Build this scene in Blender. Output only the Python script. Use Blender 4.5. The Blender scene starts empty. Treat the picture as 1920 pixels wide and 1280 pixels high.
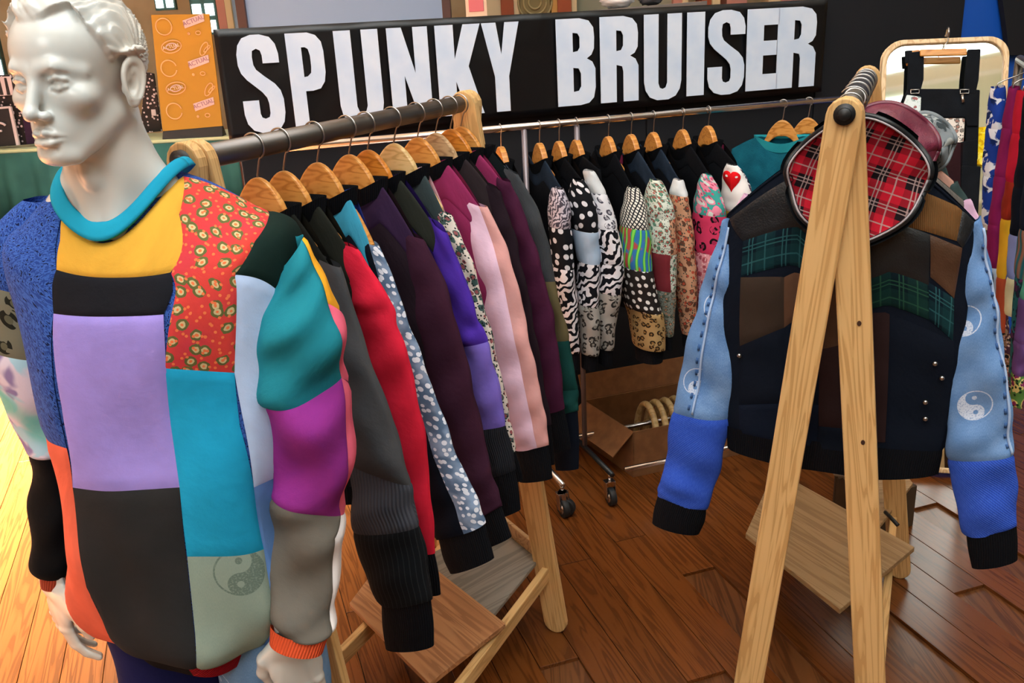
import bpy, math, random
import numpy as np
from mathutils import Matrix, Vector
random.seed(7); np.random.seed(7)
sc = bpy.context.scene
COL = sc.collection

# ------------------------------------------------------------------ camera
CX, CY, FPX, EYE = 960., 640., 1706., 1.75
_r, _th = math.radians(3.0), math.radians(19.3)
_D = np.array([math.sin(_r)*math.cos(_th), math.cos(_r)*math.cos(_th), math.sin(_th)])
_F = np.array([0, 0, 1.])-_D[2]*_D; _F /= np.linalg.norm(_F)
_X = np.cross(_D, _F)
MC = np.array([_X, _F, -_D])            # world = MC @ camera axes (x right, y down, z forward)
C0 = np.array([0, 0, EYE])
cam = bpy.data.cameras.new('camera'); camo = bpy.data.objects.new('camera', cam); COL.objects.link(camo)
R3 = Matrix([[MC[i][0], -MC[i][1], -MC[i][2]] for i in range(3)])
camo.matrix_world = Matrix.Translation(Vector(C0)) @ R3.to_4x4()
cam.sensor_width = 36.0; cam.lens = 36.0*FPX/1920.0; cam.clip_start = .05; cam.clip_end = 200
sc.camera = camo

# ------------------------------------------------------------------ light and exposure
sc.view_settings.view_transform = 'Standard'; sc.view_settings.look = 'None'
sc.view_settings.gamma = 1; sc.view_settings.use_curve_mapping = False
sc.view_settings.exposure = 0.18
w = bpy.data.worlds.new('hall_light'); sc.world = w; w.use_nodes = True
w.node_tree.nodes['Background'].inputs[0].default_value = (.86, .93, 1, 1)
w.node_tree.nodes['Background'].inputs[1].default_value = .55
def area(name, loc, target, size, power, col, spread=180):
    l = bpy.data.lights.new(name, 'AREA'); l.shape = 'RECTANGLE'; l.size, l.size_y = size; l.energy = power; l.color = col
    l.spread = math.radians(spread)
    o = bpy.data.objects.new(name, l); COL.objects.link(o); o.location = loc
    o.rotation_euler = (Vector(target)-Vector(loc)).to_track_quat('-Z', 'Y').to_euler(); return o
area('skylight_over_stall', (.2, .2, 5.6), (.1, 2.2, .8), (5, 4), 230, (.94, .98, 1))
area('added_aisle_fill', (-4.3, 3.2, 5.6), (-4.2, 3.4, 0), (3.2, 8), 5200, (.97, .98, .95), 50)  # area lamp added to brighten the floor of the left aisle
area('added_ceiling_fill', (0, -1, 4.6), (0, -1, 8), (12, 14), 260, (.97, 1, .93))  # added upward lamp, lifts the ceiling that the mirror reflects
area('spot_behind_camera', (-1.6, -2.4, 3.6), (-.3, 1.6, 1.1), (1.6, 1.2), 42, (.95, .99, 1))
area('spot_over_back_rack', (2.6, .8, 4.6), (.9, 3.4, 1.0), (1.5, 1.5), 5, (1, .96, .9))

# ------------------------------------------------------------------ geometry from pixels of the photograph
def ray(px, py):
    v = np.array([px-CX, py-CY, FPX]); v /= np.linalg.norm(v); return MC@v
def onpl(px, py, P, N):
    d = ray(px, py); P = np.array(P, float)
    return C0+d*(np.dot(P-C0, N)/np.dot(d, N))
def atz(px, py, z): return onpl(px, py, (0, 0, z), np.array([0, 0, 1.]))
def aty(px, py, y): return onpl(px, py, (0, y, 0), np.array([0, 1., 0]))
def proj(P):
    c = (np.asarray(P)-C0)@MC
    return np.stack([CX+FPX*c[..., 0]/c[..., 2], CY+FPX*c[..., 1]/c[..., 2]], -1)
def az(a): a = math.radians(a); return np.array([math.sin(a), math.cos(a), 0.])
UP = np.array([0, 0, 1.])

# ------------------------------------------------------------------ object helpers
def tag(o, label=None, cat=None, group=None, kind=None):
    if label: o['label'] = label
    if cat: o['category'] = cat
    if group: o['group'] = group
    if kind: o['kind'] = kind
    return o
def thing(name, label, cat, loc=(0, 0, 0), group=None):
    o = bpy.data.objects.new(name, None); COL.objects.link(o); o.location = [float(x) for x in loc]
    o.empty_display_size = .05
    return tag(o, label, cat, group)
def wloc(o):
    v = np.zeros(3)
    while o is not None: v += np.array(o.location); o = o.parent
    return v
def mk(name, V, Fs, mat, parent=None, uv=None, smooth=True, base=None):
    V = np.asarray(V, float)
    off = wloc(parent) if parent is not None else np.zeros(3)
    b = np.array(base if base is not None else (off if parent is not None else V.mean(0)), float)
    me = bpy.data.meshes.new(name)
    me.from_pydata((V-b).tolist(), [], [tuple(int(i) for i in f) for f in Fs])
    if uv is not None:
        l = me.uv_layers.new(name='UVMap'); uv = np.asarray(uv, float)
        idx = np.empty(len(me.loops), np.int32); me.loops.foreach_get('vertex_index', idx)
        l.data.foreach_set('uv', uv[idx].ravel())
    me.materials.append(mat)
    if smooth: me.polygons.foreach_set('use_smooth', [True]*len(me.polygons))
    me.update()
    o = bpy.data.objects.new(name, me); COL.objects.link(o)
    if parent is not None: o.parent = parent
    o.location = (b-off).tolist()
    return o
def bevel(o, wd=.002, seg=2):
    m = o.modifiers.new('bevel', 'BEVEL'); m.width = wd; m.segments = seg; m.limit_method = 'ANGLE'; return o
BOXF = [(0, 3, 2, 1), (4, 5, 6, 7), (0, 1, 5, 4), (1, 2, 6, 5), (2, 3, 7, 6), (3, 0, 4, 7)]
def obox(name, c, ax, sz, mat, parent=None, bev=.003, taper=1.0):
    """oriented box; local z = third axis so that wood grain runs along it"""
    ax = [np.array(a, float)/np.linalg.norm(a) for a in ax]
    hx, hy, hz = [s/2 for s in sz]
    V = [(-hx, -hy, -hz), (hx, -hy, -hz), (hx, hy, -hz), (-hx, hy, -hz), (-hx*taper, -hy*taper, hz), (hx*taper, -hy*taper, hz), (hx*taper, hy*taper, hz), (-hx*taper, hy*taper, hz)]
    me = bpy.data.meshes.new(name); me.from_pydata(V, [], BOXF); me.materials.append(mat); me.update()
    o = bpy.data.objects.new(name, me); COL.objects.link(o)
    off = wloc(parent) if parent is not None else np.zeros(3)
    if parent is not None: o.parent = parent
    M = Matrix([[ax[j][i] for j in range(3)] for i in range(3)]).to_4x4()
    o.matrix_local = Matrix.Translation(Vector((np.array(c)-off).tolist())) @ M
    if bev: bevel(o, bev)
    return o
def hexa(name, P8, mat, parent=None, bev=.003):
    o = mk(name, P8, BOXF, mat, parent, smooth=False)
    return bevel(o, bev) if bev else o
def slab(name, quad, th, mat, parent=None, bev=.002):
    """slab from four corners given at its top face, thickness downward along its normal"""
    q = [np.array(a, float) for a in quad]
    n = np.cross(q[1]-q[0], q[3]-q[0]); n /= np.linalg.norm(n)
    if n[2] < 0: n = -n
    x = q[1]-q[0]; x /= np.linalg.norm(x); y = np.cross(n, x)
    c = sum(q)/4
    me = bpy.data.meshes.new(name)
    V = []
    for k in (0, 1):
        for p in q:
            d = p-c; V.append((float(np.dot(d, x)), float(np.dot(d, y)), float(np.dot(d, n)) - (th if k == 0 else 0)))
    me.from_pydata(V, [], BOXF); me.materials.append(mat); me.update(); me.validate()
    import bmesh
    bm = bmesh.new(); bm.from_mesh(me); bmesh.ops.recalc_face_normals(bm, faces=bm.faces); bm.to_mesh(me); bm.free()
    o = bpy.data.objects.new(name, me); COL.objects.link(o)
    off = wloc(parent) if parent is not None else np.zeros(3)
    if parent is not None: o.parent = parent
    M = Matrix([[x[i], y[i], n[i]] for i in range(3)]).to_4x4()
    o.matrix_local = Matrix.Translation(Vector((c-off).tolist())) @ M
    return bevel(o, bev) if bev else o
def catmull(P, n):
    P = np.asarray(P, float)
    if len(P) == 2: return np.array([P[0]*(1-t)+P[1]*t for t in np.linspace(0, 1, n)])
    Q = np.vstack([2*P[0]-P[1], P, 2*P[-1]-P[-2]])
    t = np.linspace(0, len(P)-1, n); i = np.minimum(t.astype(int), len(P)-2); f = (t-i)[:, None]
    a, b, c, d = Q[i], Q[i+1], Q[i+2], Q[i+3]
    return .5*((2*b)+(c-a)*f+(2*a-5*b+4*c-d)*f**2+(-a+3*b-3*c+d)*f**3)
def tubeVF(P, r, n=10, cap=True):
    P = np.asarray(P, float); m = len(P); r = np.broadcast_to(np.asarray(r, float), (m,))
    T = np.gradient(P, axis=0); T /= np.linalg.norm(T, axis=1)[:, None]
    ref = np.array([0, 0, 1.]) if abs(T[0][2]) < .9 else np.array([1., 0, 0])
    nrm = np.cross(T[0], ref); nrm /= np.linalg.norm(nrm); V = []
    for i in range(m):
        nrm = nrm-np.dot(nrm, T[i])*T[i]; nrm /= np.linalg.norm(nrm); bi = np.cross(T[i], nrm)
        for k in range(n):
            a = 2*math.pi*k/n; V.append(P[i]+r[i]*(math.cos(a)*nrm+math.sin(a)*bi))
    Fs = [(i*n+k, i*n+(k+1) % n, (i+1)*n+(k+1) % n, (i+1)*n+k) for i in range(m-1) for k in range(n)]
    if cap: Fs += [tuple(range(n-1, -1, -1)), tuple((m-1)*n+k for k in range(n))]
    return V, Fs
def tube(name, P, r, mat, parent=None, n=10):
    V, Fs = tubeVF(P, r, n); return mk(name, V, Fs, mat, parent)
def multi(parts):
    V = []; Fs = []
    for v, f in parts:
        k = len(V); V += list(v); Fs += [tuple(i+k for i in q) for q in f]
    return V, Fs
def prism(name, poly, nvec, th, mat, parent=None, bev=.002, smooth=False):
    """planar polygon (3D points) extruded by th along nvec"""
    P = [np.array(p, float) for p in poly]; n = len(P); nv = np.array(nvec)*th
    V = [p for p in P]+[p+nv for p in P]
    Fs = [tuple(range(n)), tuple(range(2*n-1, n-1, -1))]+[(i, i+n, (i+1) % n+n, (i+1) % n) for i in range(n)]
    o = mk(name, V, Fs, mat, parent, smooth=smooth)
    import bmesh
    bm = bmesh.new(); bm.from_mesh(o.data); bmesh.ops.recalc_face_normals(bm, faces=bm.faces); bm.to_mesh(o.data); bm.free()
    if bev: bevel(o, bev)
    return o

# ------------------------------------------------------------------ materials
def lin(h):
    if isinstance(h, (tuple, list)): return (*h[:3], 1)
    h = h.lstrip('#'); c = [int(h[i:i+2], 16)/255 for i in (0, 2, 4)]
    return tuple((x/12.92 if x <= .04045 else ((x+.055)/1.055)**2.4) for x in c)+(1,)
class X:
    def __init__(s, nt, so): s.nt, s.so = nt, so
    def _m(s, op, o=None, o2=None, clamp=False):
        n = s.nt.nodes.new('ShaderNodeMath'); n.operation = op; n.use_clamp = clamp
        s.nt.links.new(s.so, n.inputs[0])
        for k, q in ((1, o), (2, o2)):
            if q is None: continue
            if isinstance(q, X): s.nt.links.new(q.so, n.inputs[k])
            else: n.inputs[k].default_value = q
        return X(s.nt, n.outputs[0])
    def __add__(s, o): return s._m('ADD', o)
    def __sub__(s, o): return s._m('SUBTRACT', o)
    def __mul__(s, o): return s._m('MULTIPLY', o)
    def __truediv__(s, o): return s._m('DIVIDE', o)
    def lt(s, o): return s._m('LESS_THAN', o)
    def gt(s, o): return s._m('GREATER_THAN', o)
    def mod(s, o): return s._m('FLOORED_MODULO', o)
    def sin(s): return s._m('SINE')
    def sqrt(s): return s._m('SQRT')
    def abs(s): return s._m('ABSOLUTE')
    def mn(s, o): return s._m('MINIMUM', o)
    def mx(s, o): return s._m('MAXIMUM', o)
    def step(s, a, b):
        n = s.nt.nodes.new('ShaderNodeMapRange'); n.interpolation_type = 'SMOOTHSTEP'
        s.nt.links.new(s.so, n.inputs[0]); n.inputs[1].default_value = a; n.inputs[2].default_value = b
        return X(s.nt, n.outputs[0])
class Mat:
    def __init__(s, name, coord='UV'):
        s.m = bpy.data.materials.new(name); s.m.use_nodes = True; s.nt = s.m.node_tree; s.N = s.nt.nodes
        s.b = s.N['Principled BSDF']; tc = s.N.new('ShaderNodeTexCoord'); s.vec = tc.outputs[coord]
        sp = s.N.new('ShaderNodeSeparateXYZ'); s.nt.links.new(s.vec, sp.inputs[0])
        s.u, s.v, s.w = [X(s.nt, sp.outputs[i]) for i in range(3)]
    def rgb(s, h):
        n = s.N.new('ShaderNodeRGB'); n.outputs[0].default_value = lin(h); return n.outputs[0]
    def scaled(s, sc3, rot=0):
        n = s.N.new('ShaderNodeMapping'); n.inputs['Scale'].default_value = sc3; n.inputs['Rotation'].default_value = (0, 0, rot)
        s.nt.links.new(s.vec, n.inputs[0]); return n.outputs[0]
    def noise(s, scale, detail=3, vec=None, dist=0, rough=.5):
        n = s.N.new('ShaderNodeTexNoise'); n.inputs['Scale'].default_value = scale; n.inputs['Detail'].default_value = detail
        n.inputs['Distortion'].default_value = dist; n.inputs['Roughness'].default_value = rough
        s.nt.links.new(vec or s.vec, n.inputs[0]); return X(s.nt, n.outputs[0])
    def vor(s, scale, rnd=1, feature='F1', vec=None):
        n = s.N.new('ShaderNodeTexVoronoi'); n.inputs['Scale'].default_value = scale; n.inputs['Randomness'].default_value = rnd
        n.feature = feature; n.voronoi_dimensions = '2D' if vec is None and s.vec.name == 'UV' else '3D'
        s.nt.links.new(vec or s.vec, n.inputs[0]); return X(s.nt, n.outputs['Distance']), n.outputs.get('Color')
    def wave(s, scale, dist=0, det=2, ds=1, vec=None):
        n = s.N.new('ShaderNodeTexWave'); n.inputs['Scale'].default_value = scale; n.inputs['Distortion'].default_value = dist
        n.inputs['Detail'].default_value = det; n.inputs['Detail Scale'].default_value = ds
        s.nt.links.new(vec or s.vec, n.inputs[0]); return X(s.nt, n.outputs['Fac'])
    def mix(s, f, a, b, mode='MIX'):
        n = s.N.new('ShaderNodeMix'); n.data_type = 'RGBA'; n.blend_type = mode
        if isinstance(f, X): s.nt.links.new(f.so, n.inputs[0])
        else: n.inputs[0].default_value = f
        for k, q in ((6, a), (7, b)):
            if isinstance(q, str) or isinstance(q, tuple): n.inputs[k].default_value = lin(q)
            else: s.nt.links.new(q, n.inputs[k])
        return n.outputs[2]
    def sepr(s, colsock, ch=0):
        n = s.N.new('ShaderNodeSeparateColor'); s.nt.links.new(colsock, n.inputs[0]); return X(s.nt, n.outputs[ch])
    def done(s, col, rough=.85, bump=None, bs=.3, bd=.001, metal=0, sheen=0, coat=0, emis=None, es=0, spec=None):
        if isinstance(col, (str, tuple)): s.b.inputs['Base Color'].default_value = lin(col)
        else: s.nt.links.new(col, s.b.inputs['Base Color'])
        if isinstance(rough, X): s.nt.links.new(rough.so, s.b.inputs['Roughness'])
        else: s.b.inputs['Roughness'].default_value = rough
        s.b.inputs['Metallic'].default_value = metal; s.b.inputs['Specular IOR Level'].default_value = .5 if spec is None else spec
        s.b.inputs['Sheen Weight'].default_value = sheen; s.b.inputs['Coat Weight'].default_value = coat
        if bump is not None:
            n = s.N.new('ShaderNodeBump'); n.inputs['Strength'].default_value = bs; n.inputs['Distance'].default_value = bd
            s.nt.links.new(bump.so, n.inputs['Height']); s.nt.links.new(n.outputs[0], s.b.inputs['Normal'])
        if emis: s.b.inputs['Emission Color'].default_value = lin(emis); s.b.inputs['Emission Strength'].default_value = es
        return s.m
_fc = {}
def fab(kind, *c, sc=1.0, rough=.88):
    key = (kind, c, sc, rough)
    if key in _fc: return _fc[key]
    M = Mat(kind.replace('_', ' ')+' '+' '.join(c), 'Object' if kind == 'plaidobj' else 'UV'); a = c[0]
    soft = M.noise(9, 3); fine = M.noise(900, 2); bump = fine*.5+M.noise(60, 3)*2.0
    bs, bd = .35, .0016
    if kind == 'plain': col = M.mix(soft.step(.3, .7), a, a); 
    elif kind == 'rib':
        st = (M.u*(2*math.pi/(.005*sc))).sin(); col = M.mix(st.step(-1, 1)*.5, a, c[1]); bump = st; bs, bd = .6, .0012
    elif kind == 'pin':
        st = (M.u.mod(.012*sc)/(.012*sc)).lt(.16); col = M.mix(st, a, c[1])
    elif kind == 'denim':
        n = M.noise(1, 4, M.scaled((900, 220, 1))); f = n*.55+M.noise(14, 4)*.6
        col = M.mix(f.step(.35, .85), a, c[1]); bump = n
    elif kind == 'yin':
        n = M.noise(1, 4, M.scaled((900, 220, 1))); f = n*.5+M.noise(16, 4)*.6
        base = M.mix(f.step(.3, .85), a, c[1]); T = .13*sc; Rr = .034*sc
        x = (M.u.mod(T)-T/2)/Rr; row = (M.v/(.19*sc))
        y = ((M.v+.085).mod(.19*sc)-.095*sc)/Rr
        r2 = x*x+y*y; ins = r2.lt(1)
        up = (x*x+(y-.5)*(y-.5)); dn = (x*x+(y+.5)*(y+.5))
        lightm = x.gt(0).mx(up.lt(.25))*(X(M.nt, dn.gt(.25).so))
        lightm = (lightm*(X(M.nt, up.gt(.02).so))).mx(dn.lt(.02))
        ring = r2.gt(.86)
        msk = ins*(lightm.mx(ring))*M.noise(300, 2).step(.2, .55)
        col = M.mix(msk*.95, base, c[2]); bump = n
    elif kind == 'cord':
        st = (M.u*(2*math.pi/(.004*sc))).sin(); col = M.mix(soft.step(.2, .8), a, c[1]); bump = st; bs, bd = .5, .001
    elif kind == 'leopard':
        wv = M.noise(30/sc, 2); d, cc = M.vor(26/sc, .8); d = d+(wv-.5)*.25
        ring = d.gt(.16)*d.lt(.36)*M.noise(50/sc, 1).gt(.44)
        col = M.mix(ring, M.mix(d.lt(.16), a, c[1]), c[2])
    elif kind == 'zebra':
        wv = M.wave(7/sc, 13, 2, 1.5, M.scaled((1, .8, 1), .9)); col = M.mix(wv.gt(.5), a, c[1])
    elif kind == 'dots':
        d, cc = M.vor(40/sc, .55); col = M.mix(d.lt(.26), a, c[1])
    elif kind == 'stars':
        d, cc = M.vor(62/sc, .9); s2 = M.noise(25/sc, 1).step(.35, .65)
        col = M.mix((d+s2*.12).lt(.36), M.mix(M.noise(20/sc, 2).step(.4, .6), a, c[2]), c[1])
    elif kind == 'speck':
        d = M.noise(1, 2, M.scaled((210/sc, 150/sc, 1))); col = M.mix(d.gt(.47), a, c[1])
        col = M.mix((d.gt(.60)), col, c[2])
    elif kind == 'floral':
        d, cc = M.vor(30/sc, 1); r = M.sepr(cc); g = M.sepr(cc, 1); dd = d+(M.noise(70/sc, 2)-.5)*.5
        col = M.mix(dd.lt(.42)*r.gt(.35), a, c[1]); col = M.mix(dd.lt(.25)*g.gt(.3), col, c[2])
        d2, c2 = M.vor(75/sc, 1); col = M.mix(d2.lt(.28)*M.sepr(c2).gt(.55), col, c[3] if len(c) > 3 else c[2])
    elif kind == 'paisley':
        d, cc = M.vor(34/sc, .75); r = M.sepr(cc); wob = (M.noise(120/sc, 1)-.5)*.16; dd = d+wob
        col = M.mix(M.noise(10, 2).step(.35, .7), a, c[4])
        col = M.mix(dd.gt(.16)*dd.lt(.36)*r.gt(.12), col, c[1]); col = M.mix(dd.lt(.2)*r.gt(.12), col, c[2])
        col = M.mix(dd.lt(.09), col, c[3])
        d2, c2 = M.vor(60/sc, 1); col = M.mix(d2.lt(.16), col, c[3]); 
    elif kind == 'tie':
        n = M.noise(13/sc, 2, dist=1.2); n2 = M.noise(22/sc, 2, dist=.8)
        col = M.mix(n.step(.46, .56), a, c[1]); col = M.mix(n2.step(.52, .62), col, c[2])
        col = M.mix((M.v).step(.0, .05)*M.noise(9/sc, 1).step(.45, .6)*.9, col, c[3]) if len(c) > 3 else col
    elif kind == 'camo':
        n = M.noise(16/sc, 3, dist=.6); n2 = M.noise(11/sc, 3, M.scaled((1, 1.3, 1), 1), .8)
        col = M.mix(n.step(.5, .54), a, c[1]); col = M.mix(n2.step(.54, .58), col, c[2])
    elif kind in ('plaid', 'plaidobj'):
        if kind == 'plaidobj': M.v = M.w*1.0+M.u*.35; M.u = M.u-M.w*.35
        p = .075*sc; u = M.u.mod(p)/p; v = M.v.mod(p)/p
        col = M.mix(u.lt(.45)*v.lt(.45), M.mix((u.lt(.45).mx(v.lt(.45)))*.45, a, c[1]), c[1])
        for q in (.22, .33): 
            for z in (u, v): col = M.mix(((z-q).abs().lt(.018))*.8, col, c[2])
        for z in (u, v): col = M.mix(((z-.72).abs().lt(.022))*.75, col, c[2])
    elif kind == 'net':
        p = .018*sc; x = (M.u+M.v).mod(p)/p; y = (M.u-M.v).mod(p)/p
        col = M.mix((x.lt(.33)).mx(y.lt(.33)), c[1], a)
    elif kind == 'leaf':
        wv = M.wave(14/sc, 5, 1, 1, M.scaled((1, .5, 1), .5)); n = M.noise(14/sc, 1)
        col = M.mix(n.step(.5, .55), a, c[3]); col = M.mix(wv.gt(.62), col, c[1]); col = M.mix(wv.gt(.85), col, c[2])
    elif kind == 'twill':
        st = ((M.u+M.v)*(2*math.pi/.006)).sin(); n = M.noise(1, 3, M.scaled((500, 90, 1)))
        col = M.mix(n.step(.35, .7)*.6, a, c[1]); bump = st; bd = .0008
    elif kind == 'leather':
        d, cc = M.vor(260, 1); col = M.mix(M.noise(12, 4).step(.3, .75), a, c[1]); bump = M.noise(22, 4)*3+d*.4; bd = .003; rough = .36
    if kind in ('plain',):
        b2 = tuple(min(1, x*1.14) for x in lin(a)[:3]); col = M.mix(soft.step(.25, .75), tuple(x*.9 for x in lin(a)[:3]), b2)
    m = M.done(col, rough, bump, bs, bd, spec=.12 if kind != 'leather' else .5)
    _fc[key] = m; return m
def plainmat(name, col, rough=.5, metal=0, emis=None, es=0, coat=0):
    return Mat(name, 'Object').done(col, rough, metal=metal, emis=emis, es=es, coat=coat)
def wood(name, a, b, c, rough=.45, sc=1., axis=2, knots=False, rnd=0):
    M = Mat(name, 'Object'); s = [1., 1., 1.]; s[axis] = .06
    vec = M.scaled(tuple(x*1. for x in s))
    if rnd:
        oi = M.N.new('ShaderNodeObjectInfo'); ad = M.N.new('ShaderNodeVectorMath'); ad.operation = 'ADD'
        cb = M.N.new('ShaderNodeCombineXYZ'); r = X(M.nt, oi.outputs['Random'])*37.
        for k in range(3): M.nt.links.new(r.so, cb.inputs[k])
        M.nt.links.new(vec, ad.inputs[0]); M.nt.links.new(cb.outputs[0], ad.inputs[1]); vec = ad.outputs[0]
    g = M.noise(26*sc, 2, vec, 1.0); ring = (g*40.).sin().step(-.8, 1.0); fine = M.noise(380*sc, 3, vec)
    f = ring*.5+fine*.35+M.noise(7*sc, 2, vec)*.35
    col = M.mix(f.step(.25, 1.0), a, b)
    col = M.mix((ring.gt(.93))*.35, col, c)
    if rnd:
        rr = X(M.nt, oi.outputs['Random']); col = M.mix(rr*.4, col, c)
    if knots:
        d, cc = M.vor(3.2, 1, vec=M.scaled((1, 1, 1))); col = M.mix(d.lt(.045), col, '4a2a14')
    return M.done(col, rough, fine, .15, .0006)
M_ash = wood('pale ash wood with dark grain lines', 'dfb67a', 'd0a468', 'b08048', .45)
M_ply = wood('pale plywood', 'c9a478', 'b08a60', '8f6a45', .6, .7, 0)
M_plyt = wood('tan pine board', 'b98558', 'a57046', '805030', .6, .7, 0, knots=True)
M_grey = wood('greyed plywood', '8c857a', '7c766c', '68625a', .6, .6, 0)
M_hang = wood('honey varnished hanger wood', 'dd9c50', 'c98238', 'a86524', .3, .6, 0)
M_hang2 = wood('orange varnished hanger wood', 'd98a35', 'c07020', 'a05a18', .3, .6, 0)
M_hang3 = wood('pale beech hanger wood', 'e6c48a', 'd4ad70', 'b58c50', .3, .6, 0)
M_steel = plainmat('brushed hook steel', 'b8b4b0', .28, 1)
M_chrome = plainmat('chrome tube', 'd8cfca', .22, 1)
M_pipe = plainmat('dark steel pipe', '6f6a66', .38, .9)
M_blackpl = plainmat('black plastic', '17181a', .45)
M_rubber = plainmat('black rubber tyre', '1c1e20', .6)

# ------------------------------------------------------------------ surfaces, panels
def wob(P, s=1.0, seed=0):
    x, y, z = P[..., 0], P[..., 1], P[..., 2]
    return (np.sin(13*x+7*z+seed)+.7*np.sin(23*z-11*x+2*seed+3*y)+.5*np.sin(31*x+29*y+17*z+seed*3)+.35*np.sin(57*z+19*x+seed))*s/2.5
def panel(name, fn, quad, mat, n, m, parent, groove=.0025, out=0., label=None, u0=0., v0=0.):
    """quad: left polyline and right polyline in (a,t); ruled patch on surface fn, its edges sunk into a seam"""
    L, Rr = [np.array(q, float) for q in quad]
    I = np.linspace(0, 1, n+1); J = np.linspace(0, 1, m+1)
    k = np.linspace(0, 1, len(L)); Lp = np.stack([np.interp(J, k, L[:, i]) for i in (0, 1)], 1)
    k = np.linspace(0, 1, len(Rr)); Rp = np.stack([np.interp(J, k, Rr[:, i]) for i in (0, 1)], 1)
    A = Lp[:, None, :]*(1-I)[None, :, None]+Rp[:, None, :]*I[None, :, None]
    a, t = A[..., 0], A[..., 1]; P = fn(a, t); e = 1e-3
    du = fn(a+e, t)-fn(a-e, t); dv = fn(a, t+e)-fn(a, t-e)
    Nn = np.cross(du, dv); Nn /= (np.linalg.norm(Nn, axis=-1)[..., None]+1e-12)
    wx = np.linalg.norm(np.diff(P, axis=1), axis=-1); wy = np.linalg.norm(np.diff(P, axis=0), axis=-1)
    U = np.concatenate([np.zeros((m+1, 1)), np.cumsum(wx, 1)], 1); Vv = np.concatenate([np.zeros((1, n+1)), np.cumsum(wy, 0)], 0)
    ex = np.minimum(U, U[:, -1:]-U); ey = np.minimum(Vv, Vv[-1:]-Vv)
    g = groove*np.exp(-np.minimum(ex, ey)/.004)
    P = P+fn.sgn*Nn*(out-g)[..., None]
    idx = np.arange((m+1)*(n+1)).reshape(m+1, n+1)
    Q = np.stack([idx[:-1, :-1], idx[:-1, 1:], idx[1:, 1:], idx[1:, :-1]], -1).reshape(-1, 4)
    if fn.sgn*np.sign(np.dot(np.cross(P[0, 1]-P[0, 0], P[1, 0]-P[0, 0]), Nn[0, 0])) < 0: Q = Q[:, ::-1]
    o = mk(name, P.reshape(-1, 3), Q, mat, parent, uv=np.stack([U.ravel()+u0, Vv.ravel()+v0], 1))
    if label: o['label'] = label
    return o
class Surf:
    def __init__(s, f, sgn=1): s.f, s.sgn, s.S = f, sgn, None
    def __call__(s, a, t): return s.f(np.asarray(a, float), np.asarray(t, float))
    def inv(s, px, py, n=420, arange=(0, 1), trange=(0, 1)):
        if s.S is None:
            A, T = np.meshgrid(np.linspace(*arange, n), np.linspace(*trange, n), indexing='ij')
            P = s(A, T); e = 1e-3; Nn = np.cross(s(A+e, T)-s(A-e, T), s(A, T+e)-s(A, T-e))*s.sgn
            face = np.einsum('ijk,ijk->ij', Nn, C0-P) > 0; s.S = (A, T, proj(P), face)
        A, T, Q, face = s.S
        d = (Q[..., 0]-px)**2+(Q[..., 1]-py)**2; d = np.where(face, d, d+4e3); k = np.unravel_index(np.argmin(d), d.shape)
        a, t = float(A[k]), float(T[k]); best = d[k]
        for _ in range(6):
            e = 1e-3; q = proj(s(a, t)); J = np.stack([(proj(s(a+e, t))-q)/e, (proj(s(a, t+e))-q)/e], 1)
            try: st = np.linalg.solve(J, np.array([px, py])-q)
            except Exception: break
            st = np.clip(st, -.01, .01); na, nt_ = a+st[0], t+st[1]; nd = ((proj(s(na, nt_))-[px, py])**2).sum()
            if nd < best: a, t, best = na, nt_, nd
            else: break
        return a, t
def sleeve_surf(LR, dvec, k=.5, wr=0., seed=0, rnd=0):
    """LR: list of (L,R) 3D edge points; dvec: depth direction(s); closed tube; a=0 right edge, .25 front (-dvec), .5 left edge"""
    L = np.array([a for a, b in LR]); Rr = np.array([b for a, b in LR])
    N = 160; Lc, Rc = catmull(L, N), catmull(Rr, N); tt = np.linspace(0, 1, N); dv = np.array(dvec, float)
    kk = np.interp(tt, np.linspace(0, 1, len(k)), k) if hasattr(k, '__len__') else np.full(N, k)
    def f(a, t):
        sh = np.broadcast(a, t).shape; a = np.broadcast_to(a, sh); t = np.clip(np.broadcast_to(t, sh), 0, 1)
        Lp = np.stack([np.interp(t, tt, Lc[:, i]) for i in range(3)], -1); Rp = np.stack([np.interp(t, tt, Rc[:, i]) for i in range(3)], -1)
        K = np.interp(t, tt, kk); ph = 2*np.pi*a; c, s_ = np.cos(ph), np.sin(ph)
        hw = np.linalg.norm(Rp-Lp, axis=-1)/2
        P = (Lp+Rp)/2+(Rp-Lp)/2*c[..., None]-dv*(hw*K*s_)[..., None]
        if wr:
            w_ = wr*(np.sin(26*t+3*np.sin(ph+seed)+seed)+.6*np.sin(47*t-2*ph+seed*2)+.5*np.sin(11*t+3*ph+seed))*np.sin(np.pi*np.clip(t, 0, 1))**.3
            P = P+((Rp-Lp)/(2*hw[..., None]+1e-9)*c[..., None]*.55-dv*s_[..., None])*w_[..., None]
        return P
    return Surf(f, 1)
def fixsgn(S):
    a, t = .25, .5; P = S(a, t); c = (S(0., t)+S(.5, t))/2; e = 1e-3
    Nn = np.cross(S(a+e, t)-S(a-e, t), S(a, t+e)-S(a, t-e)); S.sgn = 1 if np.dot(Nn, P-c) > 0 else -1; return S
BK = fab('rib', '0b0c10', '16171d'); BKp = fab('plain', '0c0d12')
#PART2

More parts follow.
